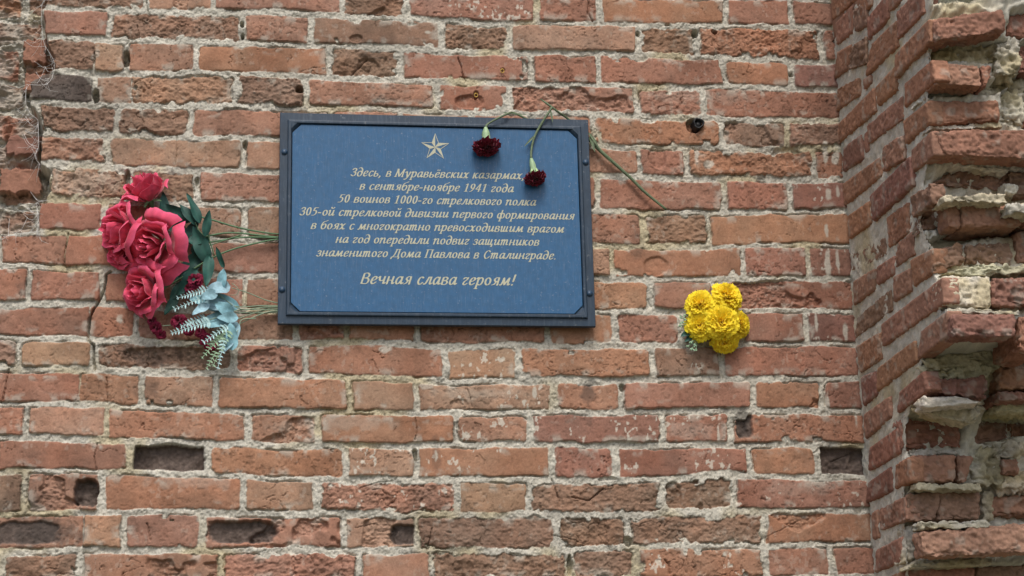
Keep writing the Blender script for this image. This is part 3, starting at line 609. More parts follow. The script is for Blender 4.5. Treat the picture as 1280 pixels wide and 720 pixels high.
# the plate stands proud of the wall, so it is a little smaller than its outline on the wall face
BACK = .012
plq = thing('memorial_plaque', ((px0+px1)/2, -BACK, pz0), 'blue memorial plaque with a star and Cyrillic lettering in a dark moulded frame', 'plaque')
k_ = (DIST-BACK-.012)/DIST
def pcorr(x, z): return x*k_, CAMH+(z-CAMH)*k_
px0, pz0 = pcorr(px0, pz0); px1, pz1 = pcorr(px1, pz1)
M_FRAME = material('dark_slate_painted_metal', tuple(lin((32, 52, 70))), rough=.5, var=.25, scale=35, bump=.15, bscale=250, spec=.45, bdist=.0006)
M_PANEL = material('dusty_blue_plate', tuple(lin((43, 91, 131))), rough=.4, var=.16, scale=70, bump=.06, bscale=600, spec=.4, bdist=.0004)
def weather(m, scale, amount, dust):
    nt = m.node_tree; b = nt.nodes['Principled BSDF']; src = b.inputs['Base Color'].links[0].from_socket; tc = nt.nodes.new('ShaderNodeTexCoord')
    def layer(src, sc, lo, hi, fac, c, det=6):
        mp = nt.nodes.new('ShaderNodeMapping'); mp.inputs['Scale'].default_value = sc; nz = nt.nodes.new('ShaderNodeTexNoise'); nz.inputs['Scale'].default_value = scale; nz.inputs['Detail'].default_value = det; nz.inputs['Roughness'].default_value = .7
        nt.links.new(tc.outputs['Object'], mp.inputs[0]); nt.links.new(mp.outputs[0], nz.inputs['Vector'])
        mr = nt.nodes.new('ShaderNodeMapRange'); mr.inputs['From Min'].default_value = lo; mr.inputs['From Max'].default_value = hi; mr.inputs['To Max'].default_value = fac; nt.links.new(nz.outputs['Fac'], mr.inputs['Value'])
        mx = nt.nodes.new('ShaderNodeMix'); mx.data_type = 'RGBA'; nt.links.new(mr.outputs[0], mx.inputs['Factor']); nt.links.new(src, mx.inputs[6]); mx.inputs[7].default_value = (*c, 1); return mx.outputs[2]
    o = layer(src, (1, 1, 1), .60, .72, dust, (.42, .44, .44)); o = layer(o, (2.2, 1, .18), .50, .80, amount, (.34, .38, .42)); o = layer(o, (.12, 1, .10), .40, .75, amount*.8, (.05, .09, .14), 2)
    nt.links.new(o, b.inputs['Base Color']); rn = b.inputs['Roughness'].default_value
weather(M_PANEL, 160, .19, .45); weather(M_FRAME, 90, .16, .35)
M_GOLD = material('pale_gold_lettering', tuple(lin((182, 182, 158))), rough=.5, var=.16, scale=300)
def octo(o, c):
    """rectangle inset by o with corners cut by c (12 points keep all rings alike)"""
    a0, a1, b0, b1 = px0+o, px1-o, pz0+o, pz1-o; c = max(c, 1e-4)
    return [(a0+c, b0), (a1-c, b0), (a1, b0+c), (a1, b1-c), (a1-c, b1), (a0+c, b1), (a0, b1-c), (a0, b0+c)]
prof = [(0, 0, 0), (0, .0105, 0), (.001, .012, 0), (.0165, .0125, 0), (.0180, .0165, 0), (.0195, .0172, .001), (.0235, .0172, .002), (.0245, .0165, .012), (.0255, .012, .017), (.0262, .0095, .0185), (.0275, .0095, .019)]
fb = MB(); rings = []
for o, hgt, c in prof: rings.append([(x, -BACK-hgt, z) for x, z in octo(o, c)])
v = [p for r in rings for p in r]; n8 = 8
fb.add(v, [(i*n8+j, i*n8+(j+1) % n8, (i+1)*n8+(j+1) % n8, (i+1)*n8+j) for i in range(len(rings)-1) for j in range(n8)])
fb.add([(x, -BACK-.0005, z) for x, z in octo(.001, 0)], [tuple(range(8))])
fr = fb.build('frame', M_FRAME, plq, smooth=False)
pn = MB(); a = octo(.0268, .0188); b = octo(.0276, .0185)
gx = []; 
pn.add([(x, -BACK-.009, z) for x, z in a]+[(x, -BACK-.0128, z) for x, z in a]+[(x, -BACK-.0132, z) for x, z in b],
       [(j, (j+1) % 8, 8+(j+1) % 8, 8+j) for j in range(8)]+[(8+j, 8+(j+1) % 8, 16+(j+1) % 8, 16+j) for j in range(8)]+[tuple(range(16, 24))])
pn.build('panel', M_PANEL, plq, smooth=False)
M_BOLT = material('painted_bolt', tuple(lin((42, 66, 90))), rough=.4, var=.15, scale=200, spec=.5)
def pl(px, py, hgt=.0132):
    q = on_y(px, py, BACK+hgt); return q
for bx, by in ((355.5, 190), (352.5, 362), (732, 203), (737, 367)):
    q = pl(bx, by, .0125); m_ = MB(); m_.ball((q[0], q[1], q[2]), .0052, 14, 9, (1, .62, 1)); 
    ring = [(q[0]+.0066*math.cos(t), q[1]+o, q[2]+.0066*math.sin(t)) for o in (0.0006, -.0012) for t in np.linspace(0, 2*math.pi, 18, endpoint=False)]
    m_.add(ring, [(j, (j+1) % 18, 18+(j+1) % 18, 18+j) for j in range(18)]+[tuple(range(18, 36))])
    m_.build('bolt', M_BOLT, plq)
# five-pointed star: one half of every ray filled, the other only outlined
c0 = pl(544, 184); R_ = 19.0*MM; st = MB(); y_ = -BACK-.0136; line = .0011
def spt(i, r): t = math.pi/2-i*math.pi/5; return np.array([c0[0]+r*math.cos(t), c0[2]+r*math.sin(t)])
for i in range(5):
    tip = spt(2*i, R_); lo = spt(2*i-1, R_*.40); hi_ = spt(2*i+1, R_*.40); ce = np.array([c0[0], c0[2]])
    st.add([(p[0], y_, p[1]) for p in (ce, lo, tip)], [(0, 1, 2)])
    for p, q in ((tip, hi_), (hi_, ce)):
        dn = (q-p)/np.linalg.norm(q-p); nn = np.array([-dn[1], dn[0]])*line*.5
        st.add([(z[0], y_-.0002-.00005*i, z[1]) for z in (p+nn, q+nn, q-nn, p-nn)], [(0, 1, 2, 3)])
st.build('star', M_GOLD, plq, smooth=False)
# ---- bold italic serif Cyrillic, drawn as pen strokes (x-height = 1) and outlined by marching squares
def el(cx, cy, rx, ry): return [(cx+rx*math.sin(t), cy+ry*math.cos(t)) for t in np.linspace(0, 2*math.pi, 17)]
def up(g, k, wk=1.0): return (g[0]*wk, [[(x*wk, y*k) for x, y in s_] for s_ in g[1]])
T1 = [(.84, 1), (.79, .25), (.88, .04), (1.06, .2)]
G = {
'а': (1.0, [[(.80,.86),(.52,1),(.2,.72),(.13,.3),(.3,.02),(.55,.15),(.78,.6)], T1]),
'б': (.95, [[(.98,1.58),(.7,1.42),(.35,1.28),(.13,.85),(.12,.35),(.35,.01),(.68,.1),(.84,.5),(.72,.88),(.45,.9),(.2,.6)]]),
'в': (.88, [[(.2,.96),(.15,.4),(.13,.03)], [(.2,.97),(.55,1),(.75,.82),(.62,.6),(.25,.53)], [(.25,.53),(.66,.5),(.8,.28),(.62,.03),(.13,.02)]]),
'г': (.74, [[(.1,.78),(.25,.98),(.5,.92),(.68,.98)], [(.66,.95),(.55,.68),(.25,.42),(.18,.12),(.38,.0),(.65,.2)]]),
'д': (.95, [[(.12,1.42),(.45,1.55),(.78,1.25),(.86,.6),(.68,.08),(.36,.0),(.13,.28),(.22,.75),(.52,.93),(.82,.66)]]),
'е': (.82, [[(.16,.46),(.5,.52),(.74,.74),(.62,.98),(.36,.92),(.15,.55),(.18,.15),(.42,.01),(.76,.25)]]),
'з': (.78, [[(.14,.8),(.38,1),(.66,.88),(.6,.62),(.3,.53)], [(.3,.53),(.66,.44),(.64,.12),(.36,0),(.06,.16)]]),
'и': (1.04, [[(.04,.82),(.2,1),(.22,.6),(.18,.2),(.32,.02),(.55,.15),(.8,.6)], T1]),
'к': (.92, [[(.2,1),(.15,0)], [(.2,.5),(.45,.6),(.66,.95),(.86,.92)], [(.4,.57),(.55,.2),(.7,.03),(.92,.2)]]),
'л': (1.0, [[(0,.1),(.14,.02),(.32,.3),(.55,.98)], [(.5,.98),(.84,.98)], T1]),
'м': (1.3, [[(0,.1),(.12,.02),(.26,.35),(.38,1)], [(.38,1),(.58,.06)], [(.58,.06),(1.08,1)], [(1.1,1),(1.04,.22),(1.13,.04),(1.3,.2)]]),
'н': (1.04, [[(.2,1),(.15,0)], [(.2,.52),(.8,.52)], T1]),
'о': (.9, [el(.46,.5,.33,.48)]),
'п': (1.04, [[(.02,.84),(.2,1),(.2,.6),(.14,0)], [(.2,.6),(.5,.95),(.78,.92),(.78,.2),(.88,.04),(1.06,.2)]]),
'р': (.95, [[(.02,.84),(.2,1),(.2,.5),(.1,-.48)], [(.2,.65),(.5,.99),(.8,.85),(.83,.4),(.6,.02),(.2,.12)], [(-.05,-.48),(.28,-.48)]]),
'с': (.78, [[(.72,.84),(.55,1),(.27,.85),(.13,.4),(.3,.03),(.52,.03),(.74,.25)]]),
'т': (1.4, [[(.02,.84),(.2,1),(.2,.6),(.14,0)], [(.2,.62),(.44,.96),(.63,.92),(.58,0)], [(.63,.62),(.88,.96),(1.1,.92),(1.06,.22),(1.16,.04),(1.34,.2)]]),
'у': (.92, [[(.02,.84),(.2,1),(.32,.6),(.42,.08)], [(.84,.98),(.72,.45),(.4,-.2),(.14,-.46),(-.02,-.36)]]),
'ф': (1.34, [[(.76,1.5),(.62,-.5)], el(.38,.5,.28,.46), el(.98,.5,.28,.46), [(.48,-.5),(.78,-.5)]]),
'х': (.92, [[(.06,.84),(.24,1),(.45,.5),(.66,.02),(.88,.18)], [(.88,.96),(.7,.92),(.2,.08),(.02,.06)]]),
'ч': (1.0, [[(.04,.84),(.2,1),(.2,.62),(.4,.42),(.8,.6)], T1]),
'ш': (1.44, [[(.04,.84),(.2,1),(.18,.2),(.3,.02),(.5,.15),(.65,.5)], [(.68,1),(.62,.2),(.74,.02),(.95,.15),(1.12,.5)], [(1.16,1),(1.1,.22),(1.2,.04),(1.4,.2)]]),
'ь': (.84, [[(.2,1),(.14,.3),(.2,.04),(.5,.0),(.74,.2),(.66,.5),(.2,.54)]]),
'я': (.98, [[(.84,1),(.78,0)], [(.84,.98),(.5,1),(.28,.78),(.42,.52),(.8,.5)], [(.58,.52),(.32,.12),(.05,.03)]]),
'М': (1.62, [[(.32,1.42),(.08,.02)], [(.32,1.4),(.72,.05)], [(.72,.05),(1.42,1.4)], [(1.42,1.42),(1.3,.02)], [(-.08,.02),(.26,.02)], [(1.12,.02),(1.5,.02)], [(.16,1.42),(.4,1.42)], [(1.36,1.42),(1.6,1.42)]]),
'Д': (1.36, [[(.16,.08),(.42,.5),(.64,1.4)], [(.5,1.42),(1.3,1.42)], [(1.14,1.4),(1.06,.08)], [(-.02,.06),(1.28,.06)], [(0,.06),(-.08,-.3)], [(1.26,.06),(1.2,-.3)]]),
'П': (1.32, [[(.28,1.42),(.2,.02)], [(1.12,1.42),(1.04,.02)], [(.1,1.42),(1.3,1.42)], [(.04,.02),(.38,.02)], [(.88,.02),(1.22,.02)]]),
'0': (.92, [el(.46,.71,.31,.69)]), '1': (.92, [[(.22,1.2),(.56,1.42)], [(.54,1.4),(.44,.02)], [(.2,.02),(.68,.02)]]),
'4': (.92, [[(.66,1.42),(.04,.45)], [(.04,.44),(.88,.44)], [(.68,1.4),(.58,.0)]]),
'5': (.92, [[(.92,1.38),(.34,1.38)], [(.34,1.38),(.22,.85)], [(.22,.85),(.6,.86),(.74,.5),(.5,.08),(.06,.04)]]),
'9': (.92, [el(.46,.98,.3,.42), [(.76,1.0),(.66,.5),(.36,.1),(.08,.0)]]),
',': (.42, [[(.16,.02),(.18,.13)], [(.2,.08),(.2,-.08),(.06,-.26)]]), '.': (.42, [[(.16,.02),(.18,.13)]]), '-': (.62, [[(.06,.46),(.46,.46)], [(.08,.54),(.48,.54)]]),
'!': (.55, [[(.34,1.42),(.24,.5)], [(.18,.02),(.20,.13)]]), ' ': (.5, [])}
G['ё'] = (G['е'][0], G['е'][1]+[[(.34,1.30),(.36,1.42)], [(.68,1.30),(.70,1.42)]])
G['й'] = (G['и'][0], G['и'][1]+[[(.32,1.52),(.45,1.32),(.68,1.32),(.84,1.52)]])
G['щ'] = (1.5, G['ш'][1]+[[(1.34,.05),(1.3,-.32)]])
G['З'] = up(G['з'], 1.42, 1.18); G['3'] = up(G['з'], 1.42, 1.12); G['С'] = up(G['с'], 1.42, 1.5); G['В'] = up(G['в'], 1.42, 1.28)
SERIF = 'кнпртиймх'
def glyph(ch, cell=.06, pa=.125, pb=.042, ang=.20):
    wd, strokes = G[ch]
    if not strokes: return wd, [], []
    segs = []
    for s_ in strokes:
        p = smooth_path(s_, 5) if len(s_) > 2 else np.array(s_, float)
        segs += list(zip(p[:-1], p[1:]))
    x = np.arange(-.4, wd+.5, cell); y = np.arange(-.75, 1.85, cell); gx, gy = np.meshgrid(x, y, indexing='ij')
    ca, sa = math.cos(ang), math.sin(ang)
    def tf(a, b): return ((a*ca+b*sa)/pa, (-a*sa+b*ca)/pb)
    qx, qy = tf(gx, gy); f = np.full(gx.shape, 9.0)
    for a, b in segs:
        ax, ay = tf(*a); bx, by = tf(*b); dx, dy = bx-ax, by-ay; l2 = dx*dx+dy*dy+1e-12
        t = np.clip(((qx-ax)*dx+(qy-ay)*dy)/l2, 0, 1); f = np.minimum(f, np.hypot(qx-ax-t*dx, qy-ay-t*dy)-1)
    V_ = []; F_ = []
    for i in range(len(x)-1):
        for j in range(len(y)-1):
            cs = [(i, j), (i+1, j), (i+1, j+1), (i, j+1)]; fv = [f[c] for c in cs]
            if min(fv) >= 0: continue
            poly = []
            for k in range(4):
                a, b = cs[k], cs[(k+1) % 4]; fa, fb_ = fv[k], fv[(k+1) % 4]; pa_ = (x[a[0]], y[a[1]]); pb_ = (x[b[0]], y[b[1]])
                if fa < 0: poly.append(pa_)
                if (fa < 0) != (fb_ < 0): t = fa/(fa-fb_); poly.append((pa_[0]+(pb_[0]-pa_[0])*t, pa_[1]+(pb_[1]-pa_[1])*t))
            if len(poly) >= 3: F_.append(list(range(len(V_), len(V_)+len(poly)))); V_ += poly
    return wd, V_, F_
_gc = {}
LINES = [('Здесь, в Муравьёвских казармах,', 438, 655, 221.5, 222.5, 7.6), ('в сентябре-ноябре 1941 года', 449, 641, 237.5, 239.8, 7.6), ('50 воинов 1000-го стрелкового полка', 422, 669, 253.5, 256.5, 7.6),
         ('305-ой стрелковой дивизии первого формирования', 374, 717, 269.5, 274, 7.6), ('в боях с многократно превосходившим врагом', 388, 704, 286.5, 290.5, 7.6),
         ('на год опередили подвиг защитников', 419, 673, 303.5, 307, 7.6), ('знаменитого Дома Павлова в Сталинграде.', 395, 695, 320, 324.5, 7.6), ('Вечная слава героям!', 450, 643, 354, 357.5, 10.2)]
SH = .30
for tx, xa, xb, ya, yb, xh in LINES:
    tb = MB(); A = pl(xa, ya, .0136); B = pl(xb, yb, .0136); zb_ = .5*(A[2]+B[2]); tot = sum(G[c][0]+.16 for c in tx)-.16
    kx = (B[0]-A[0])/tot; kz = xh*MM*k_; x = A[0]
    for c in tx:
        if c not in _gc: _gc[c] = glyph(c)
        wd, V_, F_ = _gc[c]
        if V_: tb.add([(x+(p[0]+SH*p[1]*kz/kx*.9)*kx, y_, zb_+p[1]*kz) for p in V_], F_)
        x += (wd+.16)*kx
    tb.build('inscription_line', M_GOLD, plq, smooth=False)

# ================================================================= FLOWER BUILDING BLOCKS
def basis(ax):
    ax = np.asarray(ax, float); ax = ax/np.linalg.norm(ax); t = np.array([0, 0, 1.0]) if abs(ax[2]) < .9 else np.array([1.0, 0, 0])
    u = np.cross(t, ax); u /= np.linalg.norm(u); return u, np.cross(ax, u), ax
fr_ = random.Random(3)
def rose_mesh(mb, c, ax, R, open_=1.0, tint=1.0):
    """layered petals round the axis; c = base of the flower"""
    U, V_, A = basis(ax); c = np.asarray(c); H = R*1.35
    spec = [(2, .14, 1.0, 1.9, -.05), (3, .24, 1.02, 1.4, .00), (3, .38, 1.02, 1.1, .06), (4, .55, .98, .82, .20), (5, .72, .86, .66, .42*open_), (5, .86, .66, .62, .62*open_)]
    for li, (n, r, hh, ha, flare) in enumerate(spec):
        ph0 = fr_.uniform(0, 6.28)
        for k in range(n):
            ph = ph0+2*math.pi*k/n+fr_.uniform(-.2, .2); hk = hh*fr_.uniform(.92, 1.06); fk = flare*fr_.uniform(.6, 1.3); w_ = ha*fr_.uniform(.9, 1.1)
            s1, s2 = fr_.uniform(0, 6), fr_.uniform(0, 6); nu, nv = 15, 15; pts = np.zeros((nu, nv, 3)); cc = np.zeros((nu, nv, 3))
            for i in range(nu):
                u = -1+2*i/(nu-1)
                for j in range(nv):
                    v = j/(nv-1)
                    wv = w_*(.35+.65*math.sin(min(1, v*1.25)*math.pi/2)); a = ph+u*wv
                    rr = r*(.25+.75*math.sin(min(1, v*1.5)*math.pi/2))
                    tipc = max(0, (v-.70)/.30); ef = abs(u)**3
                    rr += fk*(v**2.2)+.20*fk*tipc*tipc*(1-.3*u*u)+.05*u*u*v*(1 if li > 2 else 0)
                    zz = hk*v*(1-.26*u*u*v-.10*ef*v)-.60*fk*tipc**2
                    rip = .026*math.sin(7*u+s1)*v*v+.045*math.sin(3.2*u+s2+3*v)*v+.010*math.sin(23*u+s2+2*v)*v
                    rr += rip; rr += .012*math.sin(17*u+s2)*v*v; zz += .03*math.sin(6*u+s2)*tipc
                    pts[i, j] = c+R*(rr*(math.cos(a)*U+math.sin(a)*V_))+H*zz*A
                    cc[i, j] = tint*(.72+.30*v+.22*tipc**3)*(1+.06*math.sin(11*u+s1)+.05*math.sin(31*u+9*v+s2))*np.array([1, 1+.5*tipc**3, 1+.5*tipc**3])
            mb.grid(pts, cc)
def frill_head(mb, c, ax, R, dome=.9, layers=None, frill=.06, teeth=9, base=(1, 1, 1), tip=(1, 1, 1), nu=15):
    U, V_, A = basis(ax); c = np.asarray(c)
    layers = layers or [(9, 1.50, 1.0), (9, 1.22, .97), (8, .95, .94), (7, .68, .90), (6, .40, .88), (4, .15, .85)]
    for li, (n, inc, ln) in enumerate(layers):
        ph0 = fr_.uniform(0, 6.28)
        for k in range(n):
            ph = ph0+2*math.pi*k/n+fr_.uniform(-.15, .15); ic = inc+fr_.uniform(-.12, .12); L = R*ln*fr_.uniform(.88, 1.08); w_ = R*fr_.uniform(.40, .55)
            d = math.sin(ic)*(math.cos(ph)*U+math.sin(ph)*V_)+math.cos(ic)*A*dome
            s_ = np.cross(d, A)+1e-6*U; s_ /= np.linalg.norm(s_); nn = np.cross(s_, d); tw = fr_.uniform(-.5, .5); s_ = s_*math.cos(tw)+nn*math.sin(tw); nn = np.cross(s_, d)
            s1, s2 = fr_.uniform(0, 6), fr_.uniform(0, 6); nv = 7; pts = np.zeros((nu, nv, 3)); cc = np.zeros((nu, nv, 3))
            for i in range(nu):
                u = -1+2*i/(nu-1)
                for j in range(nv):
                    v = j/(nv-1); wv = w_*(.12+.88*v**.8)
                    tooth = (.05*math.sin(teeth*u*1.9+s1)+.05*fr_.random())*v**4
                    l_ = L*(v*(1-.22*u*u*v)+tooth)
                    rip = R*frill*(math.sin(6.5*u+s1)*v*v*1.2+.7*math.sin(12*u+s2)*v**3)
                    curl = R*.20*max(0, v-.55)**2*4*(1 if li < 3 else .4)
                    pts[i, j] = c+d*l_+s_*(u*wv)+nn*(rip-curl)
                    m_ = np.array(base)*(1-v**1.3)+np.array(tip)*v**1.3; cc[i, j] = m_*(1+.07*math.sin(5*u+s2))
            mb.grid(pts, cc)
def leaf_mesh(mb, b, t, width, n=(0, -1, .25), fold=.25, bend=.12, nu=7, nv=13, wave=.0, col=(1, 1, 1), vein=(1.25, 1.25, 1.2)):
    b = np.asarray(b, float); t = np.asarray(t, float); d = t-b; L = np.linalg.norm(d); d /= L; n = np.asarray(n, float); n = n-d*np.dot(n, d); n /= np.linalg.norm(n); s_ = np.cross(d, n)
    pts = np.zeros((nu, nv, 3)); cc = np.zeros((nu, nv, 3)); p0 = fr_.uniform(0, 6)
    for i in range(nu):
        u = -1+2*i/(nu-1)
        for j in range(nv):
            v = j/(nv-1); w_ = width*.5*(math.sin(math.pi*min(1, v**.75))**.8+.02)*(1 if v < 1 else .02)
            pts[i, j] = b+d*L*v+s_*u*w_+n*(-bend*L*v*v+fold*abs(u)*w_+wave*width*math.sin(9*v+p0)*u)
            cc[i, j] = np.array(col)*(1+.10*math.sin(22*v+3*abs(u)))*(np.array(vein) if i == nu//2 else 1)
    mb.grid(pts, cc)
def W3(px, py, off): return np.array(on_y(px, py, off))
M_ROSE = material('red_fabric_petal', tuple(lin((222, 80, 108))), rough=.85, var=.12, scale=120, bump=.12, bscale=900, spec=.2, sheen=.4, trans=.22)
M_MAROON = material('maroon_fabric_petal', tuple(lin((120, 30, 58))), rough=.8, var=.2, scale=200, spec=.2, sheen=.2)
M_LEAF = material('dark_green_fabric_leaf', tuple(lin((34, 74, 66))), rough=.6, var=.2, scale=90, bump=.1, bscale=500, spec=.35)
M_STEM = material('green_plastic_stem', tuple(lin((84, 118, 84))), rough=.5, var=.2, scale=120, spec=.4)
M_PALE = material('dusty_pale_leaf', tuple(lin((132, 170, 180))), rough=.85, var=.25, scale=150, bump=.15, bscale=900, spec=.2)
M_FERN = material('whitish_green_frond', tuple(lin((168, 200, 200))), rough=.75, var=.12, scale=200, spec=.2)
M_SPRIG = material('pale_green_sprig', tuple(lin((142, 170, 140))), rough=.7, var=.2, scale=200, spec=.25)

# ================================================================= ROSE BOUQUET (stems tucked behind the plaque)
rb = thing('rose_bouquet', W3(200, 300, .03), 'bunch of red artificial roses with dark green leaves, stems tucked behind the plaque', 'bouquet', None)
ROSES = [((187, 251), (-.35, -.40, .85), 27, .40, .02), ((166, 290), (-.92, -.45, -.02), 30, .70, .022), ((203, 306), (-.62, -.78, -.28), 31, .90, .035), ((193, 363), (-.78, -.62, -.18), 28, .85, .022), ((160, 312), (-.62, -.5, -.35), 20, .8, .012)]
CAL = []
for (cx, cy), ax, rp, op, off in ROSES:
    m_ = MB(); ax = np.array(ax)/np.linalg.norm(ax); c = W3(cx, cy, off); R = rp*MM
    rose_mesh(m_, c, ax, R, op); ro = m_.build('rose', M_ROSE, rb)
    cm_ = MB(); cm_.tube([c-ax*.016, c-ax*.004, c+ax*.004], [.004, .009, .007], 8)
    U, V_, A = basis(ax)
    for k in range(5):
        q = U*math.cos(k*1.256)+V_*math.sin(k*1.256); leaf_mesh(cm_, c+q*.004, c+q*R*.75-ax*.006, .010, n=ax, bend=.05)
    cm_.build('calyx', M_STEM, ro); CAL.append(c-ax*.014)
# the small green tag of a bud between the upper roses
m_ = MB(); leaf_mesh(m_, W3(178, 280, .055), W3(187, 275, .06), .009, col=(2.6, 2.2, .9)); m_.build('leaf', M_STEM, rb)
LEAVES = [((208,282),(204,238),20,.02),((238,278),(207,255),20,.022),((245,282),(226,252),20,.03),((250,280),(236,240),17,.034),((256,296),(262,262),15,.04),((262,330),(240,282),22,.03),((240,318),(262,296),20,.026),
          ((262,318),(258,358),17,.036),((280,335),(270,308),10,.04),((246,336),(224,368),20,.03),((256,302),(232,300),18,.022),((250,318),(226,345),22,.02),((232,290),(200,270),22,.012),((236,330),(205,352),24,.012),((228,300),(250,275),20,.016),((235,352),(212,372),18,.016),((222,372),(205,392),16,.014)]
for b_, t_, w_, off in LEAVES:
    m_ = MB(); leaf_mesh(m_, W3(*b_, off), W3(*t_, off+.012), w_*MM*fr_.uniform(.65, .95), n=(fr_.uniform(-.6, .6), -1, fr_.uniform(-.3, .7)), bend=fr_.uniform(-.05, .25), wave=.12, col=np.array([1, 1, 1])*fr_.uniform(.8, 1.35)); m_.build('leaf', M_LEAF, rb)
E0 = lambda py: W3(362, py, .006)
for i, path in enumerate([[E0(297), W3(340,296,.012), W3(290,291,.022), W3(255,296,.024), CAL[2]], [E0(292), W3(340,292,.012), W3(300,285,.022), W3(262,274,.024), W3(236,268,.02), CAL[0]],
                          [E0(301), W3(340,300,.012), W3(290,312,.024), W3(255,328,.026), W3(226,348,.022), CAL[3]], [E0(296), W3(342,297,.012), W3(300,297,.02), W3(250,304,.016), W3(205,300,.012), CAL[1]],
                          [W3(268,320,.03), W3(262,300,.034), W3(258,280,.038)], [W3(275,318,.03), W3(262,325,.034), W3(256,345,.034)], [W3(262,300,.03), W3(250,290,.032), W3(244,278,.032)], [W3(300,294,.02), W3(270,304,.026), W3(250,312,.026)]]):
    m_ = MB(); m_.tube(path, [.0016, .0018, .002] if i < 4 else [.0012, .001], 6); m_.build('stem', M_STEM, rb)

# ================================================================= PALE FOLIAGE SPRAY
sb = thing('foliage_spray', W3(265, 395, .03), 'spray of dusty pale blue leaves, whitish fronds and small maroon blooms below the roses', 'bouquet')
for (b_, t_, w_, off, bd) in [((293,385),(252,378),20,.03,.05),((300,384),(236,372),24,.02,.05),((276,362),(279,335),13,.04,.1),((288,358),(258,362),20,.04,.05),((286,398),(252,406),24,.028,-.05),((292,392),(268,378),16,.045,.1),
                             ((298,397),(272,396),14,.045,.2),((290,438),(288,402),17,.04,.06),((296,402),(280,440),18,.036,.06),((272,366),(250,372),14,.05,.1),((262,380),(240,392),12,.045,.1)]:
    m_ = MB(); k = fr_.uniform(.9, 1.3); leaf_mesh(m_, W3(*b_, off), W3(*t_, off+.012), w_*MM, n=(fr_.uniform(-.4, .4), -1, fr_.uniform(-.1, .5)), bend=bd, wave=.1, col=(k*fr_.uniform(.85, 1.15), k, k), vein=(1.05, 1.05, 1.05)); m_.build('leaf', M_PALE, sb)
def frond(b_, t_, off, n, ll, mat, name='frond', sag=.0):
    m_ = MB(); p = smooth_path([b_+(0,), ((b_[0]+t_[0])/2, (b_[1]+t_[1])/2-sag, 0), t_+(0,)], 12)
    q = [W3(a, b, off+.006*i/len(p)) for i, (a, b, _) in enumerate(p)]; m_.tube(q[::4]+[q[-1]], [.0011, .0007], 5)
    for i in range(n):
        f = i/(n-1); j = int(f*(len(q)-2)); d = q[j+1]-q[j]; d /= np.linalg.norm(d); s_ = np.cross(d, [0, -1, 0]); s_ /= np.linalg.norm(s_)
        for sg in (1, -1):
            l_ = ll*MM*(1-.45*f)*fr_.uniform(.6, 1.2); leaf_mesh(m_, q[j], q[j]+d*l_*.45+sg*s_*l_+np.array([0, -.004, 0]), l_*.42, n=(0, -1, .2), bend=.12, nu=3, nv=6, vein=(1, 1, 1), col=np.array([1, 1, 1])*fr_.uniform(.88, 1.12))
    m_.build(name, mat, sb)
frond((268,366),(217,387),.05,13,7,M_FERN); frond((264,360),(221,373),.045,12,6,M_FERN); frond((262,402),(214,417),.05,13,7.5,M_FERN); frond((256,396),(226,408),.04,9,6,M_FERN)
frond((284,408),(254,428),.05,9,6.5,M_FERN); frond((286,414),(266,458),.05,10,6.5,M_SPRIG); frond((276,420),(252,448),.045,8,6,M_SPRIG); frond((280,426),(272,461),.052,8,5.5,M_FERN); frond((284,412),(262,432),.04,7,7,M_SPRIG); frond((270,440),(258,461),.045,6,5,M_SPRIG)
for cx, cy, r, ax in [(243,351,12,(-.3,-1,.2)), (236,361,8,(-.5,-1,0)), (224,402,11,(-.5,-1,0)), (236,412,8,(-.2,-1,-.4)), (195,409,9,(-.5,-.8,-.5)), (201,418,7,(.0,-.8,-.6)), (190,402,7,(-.7,-.7,.2)), (257,424,9,(-.3,-1,-.2)), (263,432,8,(.2,-1,-.5)), (250,416,7,(-.4,-1,.2))]:
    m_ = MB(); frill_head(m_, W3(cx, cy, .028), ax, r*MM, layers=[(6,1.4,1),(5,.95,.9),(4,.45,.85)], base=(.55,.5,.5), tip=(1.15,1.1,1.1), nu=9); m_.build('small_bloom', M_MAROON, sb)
M_PSTEM = material('pale_stem', tuple(lin((132, 152, 128))), rough=.6, var=.15, scale=150)
for path in [[W3(362,384,.006),W3(330,384,.014),W3(300,386,.026),W3(270,366,.042)], [W3(362,386,.006),W3(330,387,.014),W3(296,388,.026),W3(262,400,.042)], [W3(362,388,.006),W3(335,390,.014),W3(305,402,.03),W3(286,414,.046)],
             [W3(362,381,.006),W3(335,376,.014),W3(310,366,.028),W3(290,360,.04)], [W3(362,383,.006),W3(330,382,.012),W3(290,382,.022),W3(243,360,.02)], [W3(362,389,.006),W3(330,391,.012),W3(280,392,.018),W3(230,404,.02),W3(198,408,.02)],
             [W3(320,398,.02),W3(302,400,.036),W3(298,412,.04),W3(284,430,.046)], [W3(362,387,.006),W3(330,388,.012),W3(290,402,.02),W3(262,420,.024)]]:
    m_ = MB(); m_.tube(path, [.0013, .0011, .0009], 6); m_.build('stem', M_PSTEM, sb)
m_ = MB(); m_.tube([W3(290,354,.04),W3(294,357,.045),W3(298,362,.044),W3(296,368,.04),W3(288,369,.038)], [.0007], 5); m_.build('tendril', M_PSTEM, sb)

